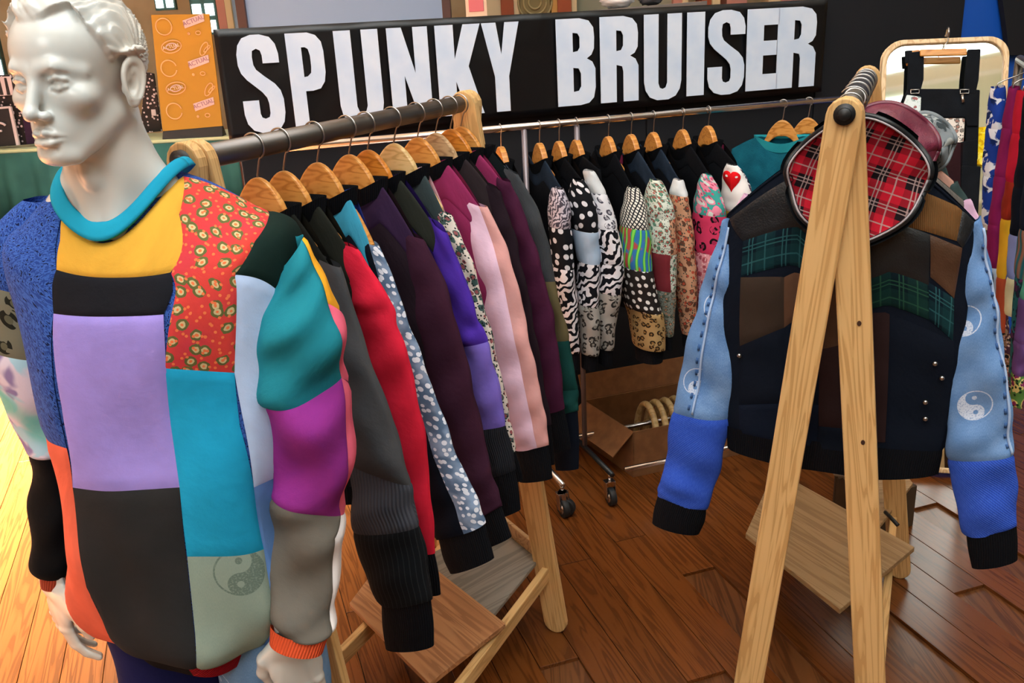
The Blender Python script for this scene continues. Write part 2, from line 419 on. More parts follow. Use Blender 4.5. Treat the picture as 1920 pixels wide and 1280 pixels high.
# ================================================================== the hall
AB, AN = az(72), az(-18)                       # along the banner / away from the camera (floor boards run this way)
POST = np.array([.27, 3.3, 0])
def bp(q, off, z): return POST+AB*q+AN*off+UP*z
def bpx(px, py, off):
    p = onpl(px, py, POST+AN*off, AN); return float(np.dot(p-POST, AB)), float(p[2])
def struct(o): o['kind'] = 'structure'; return o
Mf = Mat('red brown hardwood floor', 'Object')
_n = Mf.noise(3, 3); 
mfl = wood('hardwood boards beyond the stall', '704524', '5c3419', '452813', .3, .8, 1)
floor = struct(mk('floor', [(-14, -9, -.012), (14, -9, -.012), (14, 15, -.012), (-14, 15, -.012)], [(0, 1, 2, 3)], mfl, smooth=False))
mpl = wood('oiled hardwood floor board', '78431c', '683815', '45240e', .25, .8, 2, rnd=1)
protos = {}
def plank(p, q0, q1):
    ln = round(q1-q0, 2); c = AB*p+AN*(q0+q1)/2+UP*-.011
    if ln not in protos: protos[ln] = obox('floor_plank', c, (AB, -UP, AN), (.1180, .022, ln-.003), mpl, floor, .0012); return
    o = protos[ln].copy(); COL.objects.link(o); o.parent = floor
    o.location = Vector((c-wloc(floor)).tolist())
np_ = 0
for k in range(-33, 29):
    p = .9355+.06+.12*k
    q = .7+(k*1.13 % 1.8)
    lns = [1.8, 2.2, 1.4, 2.6]; i = (k*7) % 4
    while q < 8.6:
        ln = lns[i % 4]; i += 1; c = AB*p+AN*(q+ln/2)
        e = [AB*p+AN*q, AB*p+AN*(q+ln)]
        vis = any(c_[1] > 1.0 and -120 < proj(c_)[0] < 2040 and proj(c_)[1] > 250 for c_ in [AB*p+AN*(q+ln*f) for f in (0, .25, .5, .75, 1)])
        if vis and np_ < 298: plank(p, q, q+ln); np_ += 1
        q += ln
def quadwall(name, a, b, z0, z1, mat, th=.15):
    a, b = np.array(a, float), np.array(b, float); d = (b-a)/np.linalg.norm(b-a); n = np.array([-d[1], d[0]])*th
    P = [(*a, z0), (*b, z0), (*(b+n), z0), (*(a+n), z0), (*a, z1), (*b, z1), (*(b+n), z1), (*(a+n), z1)]
    return hexa(name, P, mat, None, 0)
mwall = Mat('cream and ochre painted plaster', 'Object'); mwall = mwall.done(mwall.mix(mwall.noise(2, 3).step(.3, .7), 'd8c6a0', 'c8b088'), .8)
mceil = plainmat('pale greenish painted roof boards', 'd9ddc0', .7)
mbeam = plainmat('white painted roof timber', 'efeede', .6)
msky = plainmat('bright roof glazing', 'eef4f4', .5, emis='eaf4ff', es=1.6)
struct(quadwall('wall_back', (-14, 14), (14, 14), 0, 6.4, mwall)); struct(quadwall('wall_left', (-13, -9), (-13, 14), 0, 6.4, mwall))
struct(quadwall('wall_right', (13, 14), (13, -9), 0, 6.4, mwall)); struct(quadwall('wall_front', (14, -9), (-14, -9), 0, 6.4, mwall))
ceil = struct(hexa('ceiling', [(-14, -9, 6.4), (14, -9, 6.4), (14, 15, 6.4), (-14, 15, 6.4), (-14, -9, 6.5), (14, -9, 6.5), (14, 15, 6.5), (-14, 15, 6.5)], mceil, None, 0))
for k in range(15):
    x = -12.6+1.8*k
    hexa('ceiling_beam', [(x-.08, -9, 6.1), (x+.08, -9, 6.1), (x+.08, 14, 6.1), (x-.08, 14, 6.1), (x-.08, -9, 6.4), (x+.08, -9, 6.4), (x+.08, 14, 6.4), (x-.08, 14, 6.4)], mbeam, ceil, 0)
for k in range(12):
    y = -8+1.9*k
    hexa('ceiling_purlin', [(-13, y-.05, 6.22), (13, y-.05, 6.22), (13, y+.05, 6.22), (-13, y+.05, 6.22), (-13, y-.05, 6.4), (13, y-.05, 6.4), (13, y+.05, 6.4), (-13, y+.05, 6.4)], mbeam, ceil, 0)
for i in range(5):
    for j in range(4):
        x, y = -9.9+5.4*i-.9, -6.3+5.7*j
        hexa('roof_glazing', [(x-.7, y-1.6, 6.36), (x+.7, y-1.6, 6.36), (x+.7, y+1.6, 6.36), (x-.7, y+1.6, 6.36), (x-.7, y-1.6, 6.39), (x+.7, y-1.6, 6.39), (x+.7, y+1.6, 6.39), (x-.7, y+1.6, 6.39)], msky, ceil, 0)
# bright windows at the far left of the hall
mwin = plainmat('daylight in window panes', 'f4fbff', .4, emis='eef8ff', es=3.0); mfr = plainmat('dark green window frame', '35564e', .5)
def window(n, pxa, pya, pxb, pyb, y, cols, rows):
    a, b = aty(pxa, pya, y), aty(pxb, pyb, y); x0, x1, z0, z1 = a[0], b[0], b[2], a[2]
    fr = struct(hexa('window_%d' % n, [(x0, y, z0), (x1, y, z0), (x1, y+.08, z0), (x0, y+.08, z0), (x0, y, z1), (x1, y, z1), (x1, y+.08, z1), (x0, y+.08, z1)], mfr, None, 0))
    for i in range(cols):
        for j in range(rows):
            u0 = x0+(x1-x0)*(i+.16)/cols; u1 = x0+(x1-x0)*(i+.84)/cols; v0 = z0+(z1-z0)*(j+.14)/rows; v1 = z0+(z1-z0)*(j+.86)/rows
            hexa('pane', [(u0, y-.02, v0), (u1, y-.02, v0), (u1, y+.01, v0), (u0, y+.01, v0), (u0, y-.02, v1), (u1, y-.02, v1), (u1, y+.01, v1), (u0, y+.01, v1)], mwin, fr, 0)
window(1, 345, -60, 412, 64, 12.5, 2, 4); window(2, 276, -75, 330, 18, 12.6, 2, 3); window(3, -25, 60, 12, 150, 12.6, 1, 2)
# blue grey board with dark posts, and the coloured columns behind the banner
def colbox(name, pxa, pxb, y, z0, z1, mat, depth=.3, parent=None, ref=30):
    x0, x1 = aty(pxa, ref, y)[0], aty(pxb, ref, y)[0]
    return hexa(name, [(x0, y, z0), (x1, y, z0), (x1, y+depth, z0), (x0, y+depth, z0), (x0, y, z1), (x1, y, z1), (x1, y+depth, z1), (x0, y+depth, z1)], mat, parent, .004)
def fence_thing(name, label, cat, y): return thing(name, label, cat, (0, y, 0))
t = thing('display_board', 'large blue grey display board in dark posts behind the banner', 'board', (-.9, 9.5, 0))
colbox('board_panel', 458, 834, 9.5, .3, 3.2, plainmat('blue grey board', '86b0e0', .6), .05, t)
colbox('post', 444, 461, 9.45, 0, 3.3, plainmat('dark brown post', '4b3836', .5), .14, t); colbox('post', 830, 846, 9.45, 0, 3.3, plainmat('dark brown post b', '4b3836', .5), .14, t)
mcr, mte, moc, mgr = [plainmat(n, h, .6) for n, h in (('cream column paint', 'eedbb0'), ('terracotta column paint', 'a8532c'), ('ochre column paint', 'd9a95a'), ('grey green panel paint', '9aa08c'))]
mdb = plainmat('dusty pink paint', 'cf9488', .6); mnavy = plainmat('pale blue sill', 'a9c8e6', .6)
def column(label, spec, y, group=None):
    x0 = aty(spec[0][0], 30, y)[0]; t = thing('column', label, 'column', (x0, y, 0))
    for k, (a, b, m) in enumerate(spec): colbox(('moulding', 'column_shaft')[k % 2], a, b, y-(.05 if k % 2 else 0), 0, 4.8, m, .35, t)
    return t
column('pink and white painted column left of the blue board', [(408, 424, mdb), (424, 436, mcr), (436, 446, mnavy)], 11)
column('cream and terracotta column left of the round ornament panel', [(914, 940, mcr), (940, 964, mte), (964, 974, mcr)], 11)
column('ochre and terracotta column right of the round ornament panel', [(1034, 1046, moc), (1046, 1072, mte), (1072, 1082, mcr)], 11)
column('dusty pink column above the letters I and S', [(1262, 1280, mdb), (1280, 1290, mcr), (1315, 1335, mte), (1335, 1350, mcr), (1362, 1400, mdb)], 11.2)
column('faded pink column behind the top right of the banner', [(1440, 1465, mcr), (1465, 1500, mdb)], 11.2)
t = thing('ornament_panel', 'carved green gold panel with a round ornament behind the banner', 'panel', aty(1000, 30, 11).tolist())
colbox('panel_board', 976, 1032, 11.0, 0, 3.6, plainmat('olive gold carved panel', '8f8355', .6), .2, t)
pc = aty(1003, 4, 10.98)
for rr in (.07, .13, .19):
    V, Fs = tubeVF([pc+np.array([rr*math.cos(a), 0, rr*math.sin(a)]) for a in np.linspace(0, 2*math.pi, 33)], .012, 6); mk('ornament_ring', V, Fs, plainmat('gold relief', 'b3a676', .5), t)
o = colbox('green_wall_panel', 1082, 1262, 11.3, 0, 3.4, mgr, .2); tag(o, 'grey green panel between columns above the letters B R U', 'panel')
t = thing('banner_poster', 'narrow poster of orange and pink blocks left of a cream column', 'poster', aty(892, 20, 9.0).tolist())
colbox('poster_sheet', 874, 914, 9.0, .8, 2.4, plainmat('cream poster paper', 'f1e2cc', .6), .02, t)
colbox('orange_block', 880, 908, 8.99, 1.98, 2.3, plainmat('orange print', 'e9a84a', .6), .01, t); colbox('pink_block', 880, 908, 8.99, 1.86, 1.98, plainmat('pink print', 'db7d8c', .6), .01, t)
# small white bundle sitting on the partition
a = aty(1160, 10, 6.0); V = []; 
def blob(name, c, r, mat, parent=None, seed=0, nu=20, nv=14, amp=.25):
    V = []; rr = np.array(r)
    for j in range(nv+1):
        for i in range(nu):
            th, ph = math.pi*j/nv, 2*math.pi*i/nu; d = np.array([math.sin(th)*math.cos(ph), math.sin(th)*math.sin(ph), math.cos(th)])
            V.append(np.array(c)+d*rr*(1+amp*float(wob(d*2.2, 1, seed))))
    Fs = [(j*nu+i, j*nu+(i+1) % nu, (j+1)*nu+(i+1) % nu, (j+1)*nu+i) for j in range(nv) for i in range(nu)]
    return mk(name, V, Fs, mat, parent)
sh = hexa('shelf', [(a[0]-.45, 6.0, 0), (a[0]+.55, 6.0, 0), (a[0]+.55, 6.3, 0), (a[0]-.45, 6.3, 0), (a[0]-.45, 6.0, a[2]-.03), (a[0]+.55, 6.0, a[2]+.0), (a[0]+.55, 6.3, a[2]+.0), (a[0]-.45, 6.3, a[2]-.03)], plainmat('grey cabinet', '6d6a66', .6)); tag(sh, 'grey cabinet top peeking above the black banner', 'cabinet')
tag(blob('cloth_bundle', a+np.array([0, .12, .03]), (.1, .07, .045), plainmat('white cotton', 'f2efee', .8), seed=3), 'small white crumpled cloth lying on the cabinet above the banner', 'cloth')
tag(blob('tool_bag', a+np.array([.22, .12, .03]), (.08, .06, .04), plainmat('dark grey nylon', '4a484c', .8), seed=5), 'small dark bag on the cabinet right of the white cloth', 'bag')

# green covered tables far left with the yellow poster and clutter
mgreen = Mat('dark green table cloth', 'Object'); mgreen = mgreen.done(mgreen.mix(mgreen.noise(3, 2).step(.3, .7), '1f5450', '2c6660'), .85)
mlime = plainmat('pale lime table top', 'd6e6b8', .5)
def table(pxa, pxb, py, y, label):
    a, b = aty(pxa, py, y), aty(pxb, py-.054*(pxb-pxa), y); zt = .80
    t = thing('table', label, 'table', ((a[0]+b[0])/2, y+.4, 0))
    hexa('table_top', [(a[0], y, zt-.03), (b[0], y, zt-.03), (b[0], y+.8, zt-.03), (a[0], y+.8, zt-.03), (a[0], y, zt), (b[0], y, zt), (b[0], y+.8, zt), (a[0], y+.8, zt)], mlime, t)
    n = 60; xs = np.linspace(a[0]-.01, b[0]+.01, n); V = []; 
    for z, am in ((zt-.03, .004), (.4, .02), (.02, .04)):
        for x in xs: V.append((x, y-.02-am*(1+math.sin(x*19)+.5*math.sin(x*43)), z))
    Fs = [(j*n+i, j*n+i+1, (j+1)*n+i+1, (j+1)*n+i) for j in range(2) for i in range(n-1)]
    o = mk('table_cloth', V, Fs, mgreen, t); o.modifiers.new('s', 'SOLIDIFY').thickness = .006
    return t
tz = atz(60, 279, .80)
table(-160, 142, 274, tz[1], 'table with dark green cloth behind the mannequin chin')
tz2 = atz(390, 258, .80); table(200, 440, 262, tz2[1], 'table with dark green cloth under the yellow poster')
yp = tz2[1]+.1; A = [aty(*q, yp) for q in [(283, 28), (392, 26), (417, 236), (305, 246)]]
myel = plainmat('mustard yellow poster', 'bd9430', .6); mpk = plainmat('peach poster ink', 'f4c48e', .6); mpil = plainmat('pale lilac poster ink', 'e8d2d4', .6); mtx = plainmat('mauve lettering', 'a583a0', .6)
t = thing('poster_board', 'mustard yellow poster with peach rings and pale lettered labels', 'poster', ((A[2]+A[3])/2).tolist())
prism('poster_sheet', A, (0, 1, 0), .02, myel, t)
hexa('poster_foot', [(A[3][0], yp-.05, .80), (A[2][0], yp-.05, .80), (A[2][0], yp+.1, .80), (A[3][0], yp+.1, .80), (A[3][0], yp-.0, A[3][2]), (A[2][0], yp-.0, A[2][2]), (A[2][0], yp+.03, A[2][2]), (A[3][0], yp+.03, A[3][2])], M_blackpl, t)
def bil(s_, v): return (A[0]*(1-s_)+A[1]*s_)*(1-v)+(A[3]*(1-s_)+A[2]*s_)*v+np.array([0, -.012, 0])
pw = np.linalg.norm(A[1]-A[0])
def ringp(s_, v, ra, rb, rot, r=.008, gap=0, mat=mpk, name='printed_ring'):
    c = bil(s_, v); P = []
    for a in np.linspace(gap, 2*math.pi-gap, 26):
        x, z = ra*math.cos(a), rb*math.sin(a); P.append(c+np.array([x*math.cos(rot)-z*math.sin(rot), 0, x*math.sin(rot)+z*math.cos(rot)]))
    V, Fs = tubeVF(P, r, 5); V = [np.array([v_[0], c[1]+(v_[1]-c[1])*.2, v_[2]]) for v_ in V]; mk(name, V, Fs, mat, t)
def text(name, s_, size, loc, mat, parent, rot=0, ang=0, ext=.002):
    cu = bpy.data.curves.new(name, 'FONT'); cu.body = s_; cu.size = size; cu.extrude = ext; cu.align_x = 'CENTER'; cu.align_y = 'CENTER'; cu.resolution_u = 2
    o = bpy.data.objects.new(name, cu); COL.objects.link(o)
    dg = bpy.context.evaluated_depsgraph_get(); me = bpy.data.meshes.new_from_object(o.evaluated_get(dg)); bpy.data.objects.remove(o)
    me.materials.clear(); me.materials.append(mat); ob = bpy.data.objects.new(name, me); COL.objects.link(ob); ob.parent = parent
    ob.matrix_local = Matrix.Translation(Vector((np.array(loc)-wloc(parent)).tolist())) @ Matrix.Rotation(rot, 4, 'Z') @ Matrix.Rotation(math.pi/2, 4, 'X') @ Matrix.Rotation(ang, 4, 'Z')
    return ob
for v in (.10, .455, .83):
    ringp(.2+.04*v, v, .078, .078, 0, .007, .25 if v > .2 else 0)
    c = bil(.72+.02*v, v-.045); ca, sa = math.cos(.28), math.sin(.28)
    prism('label_strip', [c+np.array([x*ca-z*sa, 0, x*sa+z*ca]) for x, z in ((-.11, -.04), (.1, -.04), (.12, .03), (-.1, .035))], (0, .006, 0), 1, mpil, t, .001)
    text('lettering', 'ACTUAL', .058, c+np.array([0, -.006, 0]), mtx, t, 0, .28)
    ringp(.78, v+.06, .024, .018, 0, .005); ringp(.62, v+.065, .008, .008, 0, .007)
for v in (.27, .63):
    ringp(.3, v, .1, .058, .15, .006); ringp(.3, v, .055, .03, .15, .006, mat=mpil); text('lettering', 'ACTUAL', .045, bil(.3, v)+np.array([0, -.008, 0]), plainmat('white lettering', 'f6f0f0', .6), t, 0, .15)
    ringp(.85, v+.03, .07, .03, 1.0, .006); ringp(.9, v+.03, .045, .012, .7, .005)
# clutter on the far left table: black framed card, patterned boxes
yc = tz[1]+.15
def pxbox(name, quad, y, depth, mat, parent=None, bev=.004): return prism(name, [aty(*q, y) for q in quad], (0, 1, 0), depth, mat, parent, bev)
mzb = Mat('black and white patterned card', 'Object'); d_, c_ = mzb.vor(26, 1); mzb = mzb.done(mzb.mix(d_.lt(.3), '18161c', 'd8ccd8'), .6)
mw2 = plainmat('white card', 'dcd6e2', .6); mb2 = plainmat('charcoal card', '22252c', .6)
t = thing('framed_card', 'charcoal card in a white frame standing on the far left green table', 'frame', aty(10, 272, yc).tolist())
pxbox('card', [(-30, 205), (15, 201), (30, 272), (-30, 277)], yc, .02, mb2, t); pxbox('frame_edge', [(15, 200), (20, 200), (36, 272), (30, 273)], yc-.01, .03, mw2, t); pxbox('frame_edge', [(-30, 203), (18, 199), (18, 203), (-30, 207)], yc-.01, .03, mw2, t)
ringc = aty(-2, 238, yc-.02); V, Fs = tubeVF([ringc+np.array([.07*math.cos(a), 0, .04*math.sin(a)]) for a in np.linspace(0.3, 5, 18)], .012, 6); mk('emblem', V, Fs, mw2, t)
t = thing('display_stand', 'tall black and white patterned stand behind the framed card', 'stand', aty(15, 272, yc+.1).tolist())
pxbox('stand_panel', [(-30, 142), (22, 140), (62, 270), (-30, 277)], yc+.1, .05, mzb, t); pxbox('stand_header', [(-30, 145), (21, 143), (26, 178), (-30, 182)], yc+.08, .02, mw2, t)
for k in range(3): pxbox('black_bar', [(-6+13*k, 146), (-2+13*k, 146), (6+13*k, 178), (0+13*k, 178)], yc+.07, .015, mb2, t)
t = thing('bag', 'lilac and dark patterned tote bag beside the mannequin mouth', 'bag', aty(55, 270, yc).tolist())
pxbox('bag_body', [(42, 222), (56, 220), (70, 268), (50, 271)], yc+.05, .12, fab('floral', '3a2a44', 'd8ccd8', '8d6aa5', sc=2), t); pxbox('bag_edge', [(55, 216), (58, 216), (76, 267), (71, 268)], yc+.04, .03, mw2, t)
t = thing('banner_stand', 'dark patterned roll up banner left of the yellow poster', 'banner', aty(290, 250, yc).tolist())
pxbox('banner_sheet', [(272, 135), (288, 138), (303, 246), (262, 250)], yp+.3, .03, mzb, t)
pxbox('white_tag', [(283, 205), (291, 205), (293, 217), (284, 217)], yp+.28, .015, mw2, t)

# ================================================================== partition, banner
mdark = Mat('charcoal black partition panel', 'Object'); mdark = mdark.done(mdark.mix(mdark.noise(1.3, 3).step(.3, .7), '060811', '0a0c15'), .8, mdark.noise(3, 3), .3, .01)
def bbox(name, q0, q1, o0, o1, z0, z1, mat, parent=None, bev=.004):
    return hexa(name, [bp(q0, o0, z0), bp(q1, o0, z0), bp(q1, o1, z0), bp(q0, o1, z0), bp(q0, o0, z1), bp(q1, o0, z1), bp(q1, o1, z1), bp(q0, o1, z1)], mat, parent, bev)
BO = .5
qL, qR = bpx(400, 62, BO)[0], bpx(1542, 100, BO)[0]; qE = bpx(1816, 60, BO)[0]
t = thing('partition', 'black partition panels standing behind the clothes racks', 'partition', bp((qL+qR)/2, BO+.1, 0).tolist())
e = np.linspace(qL+.03, qR, 4)
for k in range(3): bbox('partition_panel', e[k]+.003, e[k+1]-.003, BO+.04, BO+.08, .02, 1.74, mdark, t)
bbox('partition_panel', qR+.003, qE-.0, BO+.04, BO+.08, .02, 2.5, mdark, t)
for q in e[:2]: bbox('foot', q-.02, q+.02, BO-.1, BO+.3, 0, .03, mdark, t)
# blue boards at right with black pennant
mblue = plainmat('bright blue board', '0f57c0', .55)
t = thing('blue_board', 'bright blue board with black pointed panels right of the partition', 'board', bp(qE+.4, BO+.1, 0).tolist())
bbox('board_panel', qE+.003, qE+1.4, BO+.06, BO+.1, 0, 2.5, mblue, t)
def bpoly(name, pxs, off, th, mat, parent, bev=.002):
    return prism(name, [bp(*(lambda r: (r[0], off, r[1]))(bpx(x, y, off))) for x, y in pxs], AN, th, mat, parent, bev)
bpoly('black_panel', [(1872, -60), (1960, -60), (1960, 104), (1893, 104), (1888, 60)], BO+.02, .03, mdark, t)
bpoly('black_panel', [(1895, 104), (1960, 104), (1960, 60), (1895, 60)], BO+.025, .03, mdark, t)
# the banner
mvin = Mat('glossy black vinyl', 'Object'); wn = mvin.noise(2.2, 3, dist=.8)
mvin = mvin.done('08090d', .36, wn, .5, .02)
mlet = Mat('pale blue white lettering', 'Object'); mlet = mlet.done(mlet.mix(mlet.noise(6, 3).step(.35, .65), 'e6f0ff', 'd4e4fa'), .5)
zb0, zb1 = 1.388, 1.778
t = thing('banner', 'long black vinyl banner lettered SPUNKY BRUISER in pale blue white', 'banner', bp((qL+qR)/2, BO, zb0).tolist())
def banf(a, tt):
    q = qL+(qR-qL)*a; z = zb0+(zb1-zb0)*tt
    off = BO-.012+.006*np.sin(q*9)*np.sin(tt*3)+.004*np.sin(q*23+tt*4)
    return POST+AB*np.asarray(q)[..., None]+AN*np.asarray(off)[..., None]+UP*np.asarray(z)[..., None]
I, J = np.meshgrid(np.linspace(0, 1, 121), np.linspace(0, 1, 15)); P = banf(I, J); idx = np.arange(121*15).reshape(15, 121)
Q = np.stack([idx[:-1, :-1], idx[:-1, 1:], idx[1:, 1:], idx[1:, :-1]], -1).reshape(-1, 4)
o = mk('banner_sheet', P.reshape(-1, 3), Q, mvin, t); o.modifiers.new('s', 'SOLIDIFY').thickness = .004
G = {
'S': [[(.60,.29),(1,.29),(1,.2),(.95,.1),(.83,.03),(.6,0),(.38,0),(.17,.03),(.05,.1),(0,.19),(0,.3),(.05,.38),(.17,.45),(.35,.52),(.5,.58),(.6,.64),(.63,.7),(.63,.8),(.6,.84),(.5,.855),(.42,.84),(.39,.8),(.39,.66),(0,.66),(0,.8),(.05,.9),(.18,.97),(.38,1),(.62,1),(.83,.97),(.95,.9),(1,.8),(1,.66),(.95,.57),(.83,.5),(.6,.42),(.42,.35),(.37,.3),(.36,.22),(.38,.16),(.48,.14),(.57,.16),(.6,.21)]],
'P': [[(0,0),(.6,0),(.82,.03),(.96,.1),(1,.2),(1,.42),(.95,.52),(.82,.59),(.6,.61),(.4,.61),(.4,1),(0,1)],[(.4,.15),(.4,.46),(.5,.455),(.6,.42),(.62,.36),(.62,.24),(.58,.17),(.5,.15)]],
'U': [[(0,0),(.38,0),(.38,.8),(.42,.855),(.5,.87),(.58,.855),(.62,.8),(.62,0),(1,0),(1,.78),(.96,.88),(.85,.96),(.65,1),(.35,1),(.15,.96),(.04,.88),(0,.78)]],
'N': [[(0,0),(.36,0),(.64,.5),(.64,0),(1,0),(1,1),(.66,1),(.36,.52),(.36,1),(0,1)]],
'K': [[(0,0),(.4,0),(.4,.38),(.62,0),(1,0),(.7,.46),(1,1),(.62,1),(.4,.62),(.4,1),(0,1)]],
'Y': [[(0,0),(.38,0),(.5,.36),(.62,0),(1,0),(.68,.6),(.68,1),(.3,1),(.3,.6)]],
'B': [[(0,0),(.6,0),(.84,.03),(.96,.11),(.98,.22),(.97,.35),(.9,.42),(.78,.46),(.92,.5),(1,.58),(1,.8),(.95,.92),(.82,.98),(.6,1),(0,1)],[(.42,.16),(.42,.38),(.55,.37),(.6,.33),(.6,.21),(.55,.17)],[(.42,.56),(.42,.84),(.56,.83),(.62,.78),(.62,.63),(.56,.57)]],
'R': [[(0,0),(.6,0),(.84,.03),(.96,.1),(.99,.2),(.98,.36),(.9,.43),(.78,.46),(.92,.5),(1,.58),(1,1),(.6,1),(.6,.64),(.57,.58),(.42,.56),(.42,1),(0,1)],[(.42,.16),(.42,.4),(.55,.39),(.6,.34),(.6,.22),(.55,.17)]],
'I': [[(0,0),(1,0),(1,1),(0,1)]],
'E': [[(0,0),(1,0),(1,.2),(.52,.2),(.52,.39),(.94,.39),(.94,.57),(.52,.57),(.52,.8),(1,.8),(1,1),(0,1)]]}
LET = [('S',437,540,66,256),('P',532,621,66,244),('U',622,721,62,232),('N',721,811,58,236),('K',811,906,52,228),('Y',898,976,46,222),('B',1037,1113,40,213),('R',1119,1192,34,204),('U',1202,1271,29,197),('I',1283,1313,25,190),('S',1323,1387,18,186),('E',1396,1449,15,177),('R',1454,1518,13,171)]
for ch, xa, xb, ya, yb in LET:
    qa, z1 = bpx(xa, ya, BO); qb, z0 = bpx(xb, yb, BO); qa2 = bpx(xa, (ya+yb)/2, BO)[0]
    z1, z0 = (1.752, 1.418) if ch not in 'SU' else (1.754, 1.412)
    if ch == 'U': z1 = 1.752
    qb = bpx(xb, yb, BO)[0]; qa = bpx(xa, ya, BO)[0]
    cu = bpy.data.curves.new('letter', 'CURVE'); cu.dimensions = '2D'; cu.fill_mode = 'BOTH'; cu.extrude = .0015
    for poly in G[ch]:
        sp = cu.splines.new('POLY'); sp.points.add(len(poly)-1); sp.use_cyclic_u = True
        for i_, (x, y) in enumerate(poly): sp.points[i_].co = (x*(qb-qa), (z1-z0)*(1-y), 0, 1)
    tmp = bpy.data.objects.new('tmp', cu); COL.objects.link(tmp); dg = bpy.context.evaluated_depsgraph_get()
    me = bpy.data.meshes.new_from_object(tmp.evaluated_get(dg)); bpy.data.objects.remove(tmp)
    me.materials.clear(); me.materials.append(mlet); ob = bpy.data.objects.new('letter', me); COL.objects.link(ob); ob.parent = t
    Mx = Matrix([[AB[i], UP[i], -AN[i]] for i in range(3)]).to_4x4()
    ob.matrix_local = Matrix.Translation(Vector((bp(qa, BO-.026, z0)-wloc(t)).tolist())) @ Mx

# ================================================================== hangers and garments
def hanger(Ob, u, b, label, group, mat=None, crest=-.055, hw=.115, rr=.021, thick=.014, deep=.06, tip=(.22, -.19)):
    """Ob: point on the bar axis; u: direction of the hanger arms; b: direction along the bar"""
    t = thing('coat_hanger', label, 'hanger', Ob.tolist(), group)
    top = []; bot = []
    for x in np.linspace(-1, 1, 33):
        X_ = abs(x)*hw; yn = -.122; y0 = crest-.054*(X_/.056)**1.9
        y1 = yn-.02+(tip[1]-yn)*max(0, (X_-.075)/(tip[0]-.075))**1.25; k_ = min(1, max(0, (X_-.05)/.03)); y = y0*(1-k_)+y1*k_
        top.append((x*hw, y)); bot.append((x*hw*(.985), y-deep*(1-.55*abs(x))-.012*math.exp(-(X_/.06)**2)))
    V = []; n = len(top)
    for s_ in (-1, 1):
        for k, (x, y) in enumerate(top+bot[::-1]):
            bow = 0
            V.append(Ob+u*x+UP*y+b*(s_*thick/2+bow))
    m = 2*n; Fs = [tuple(reversed([])) for _ in ()]
    for s_ in (0, 1):
        for k in range(n-1):
            q = (s_*m+k, s_*m+k+1, s_*m+m-2-k, s_*m+m-1-k); Fs.append(q if s_ else q[::-1])
    for k in range(m): Fs.append((k, (k+1) % m, m+(k+1) % m, m+k))
    o = mk('hanger_arms', V, Fs, mat or M_hang, t, smooth=False); bevel(o, .004, 2)
    import bmesh
    bm = bmesh.new(); bm.from_mesh(o.data); bmesh.ops.recalc_face_normals(bm, faces=bm.faces); bm.to_mesh(o.data); bm.free()
    P = [Ob+UP*(crest-.03), Ob+UP*(crest-.0), Ob+UP*(crest+.008)+u*.002]
    P += [Ob+u*((rr+.0035)*math.sin(a))-UP*((rr+.0035)*math.cos(a)) for a in np.radians(np.arange(25, 245, 15))]
    tube('hook', catmull(P, 44), .0019, M_steel, t, 6)
    return t
t_last = {}
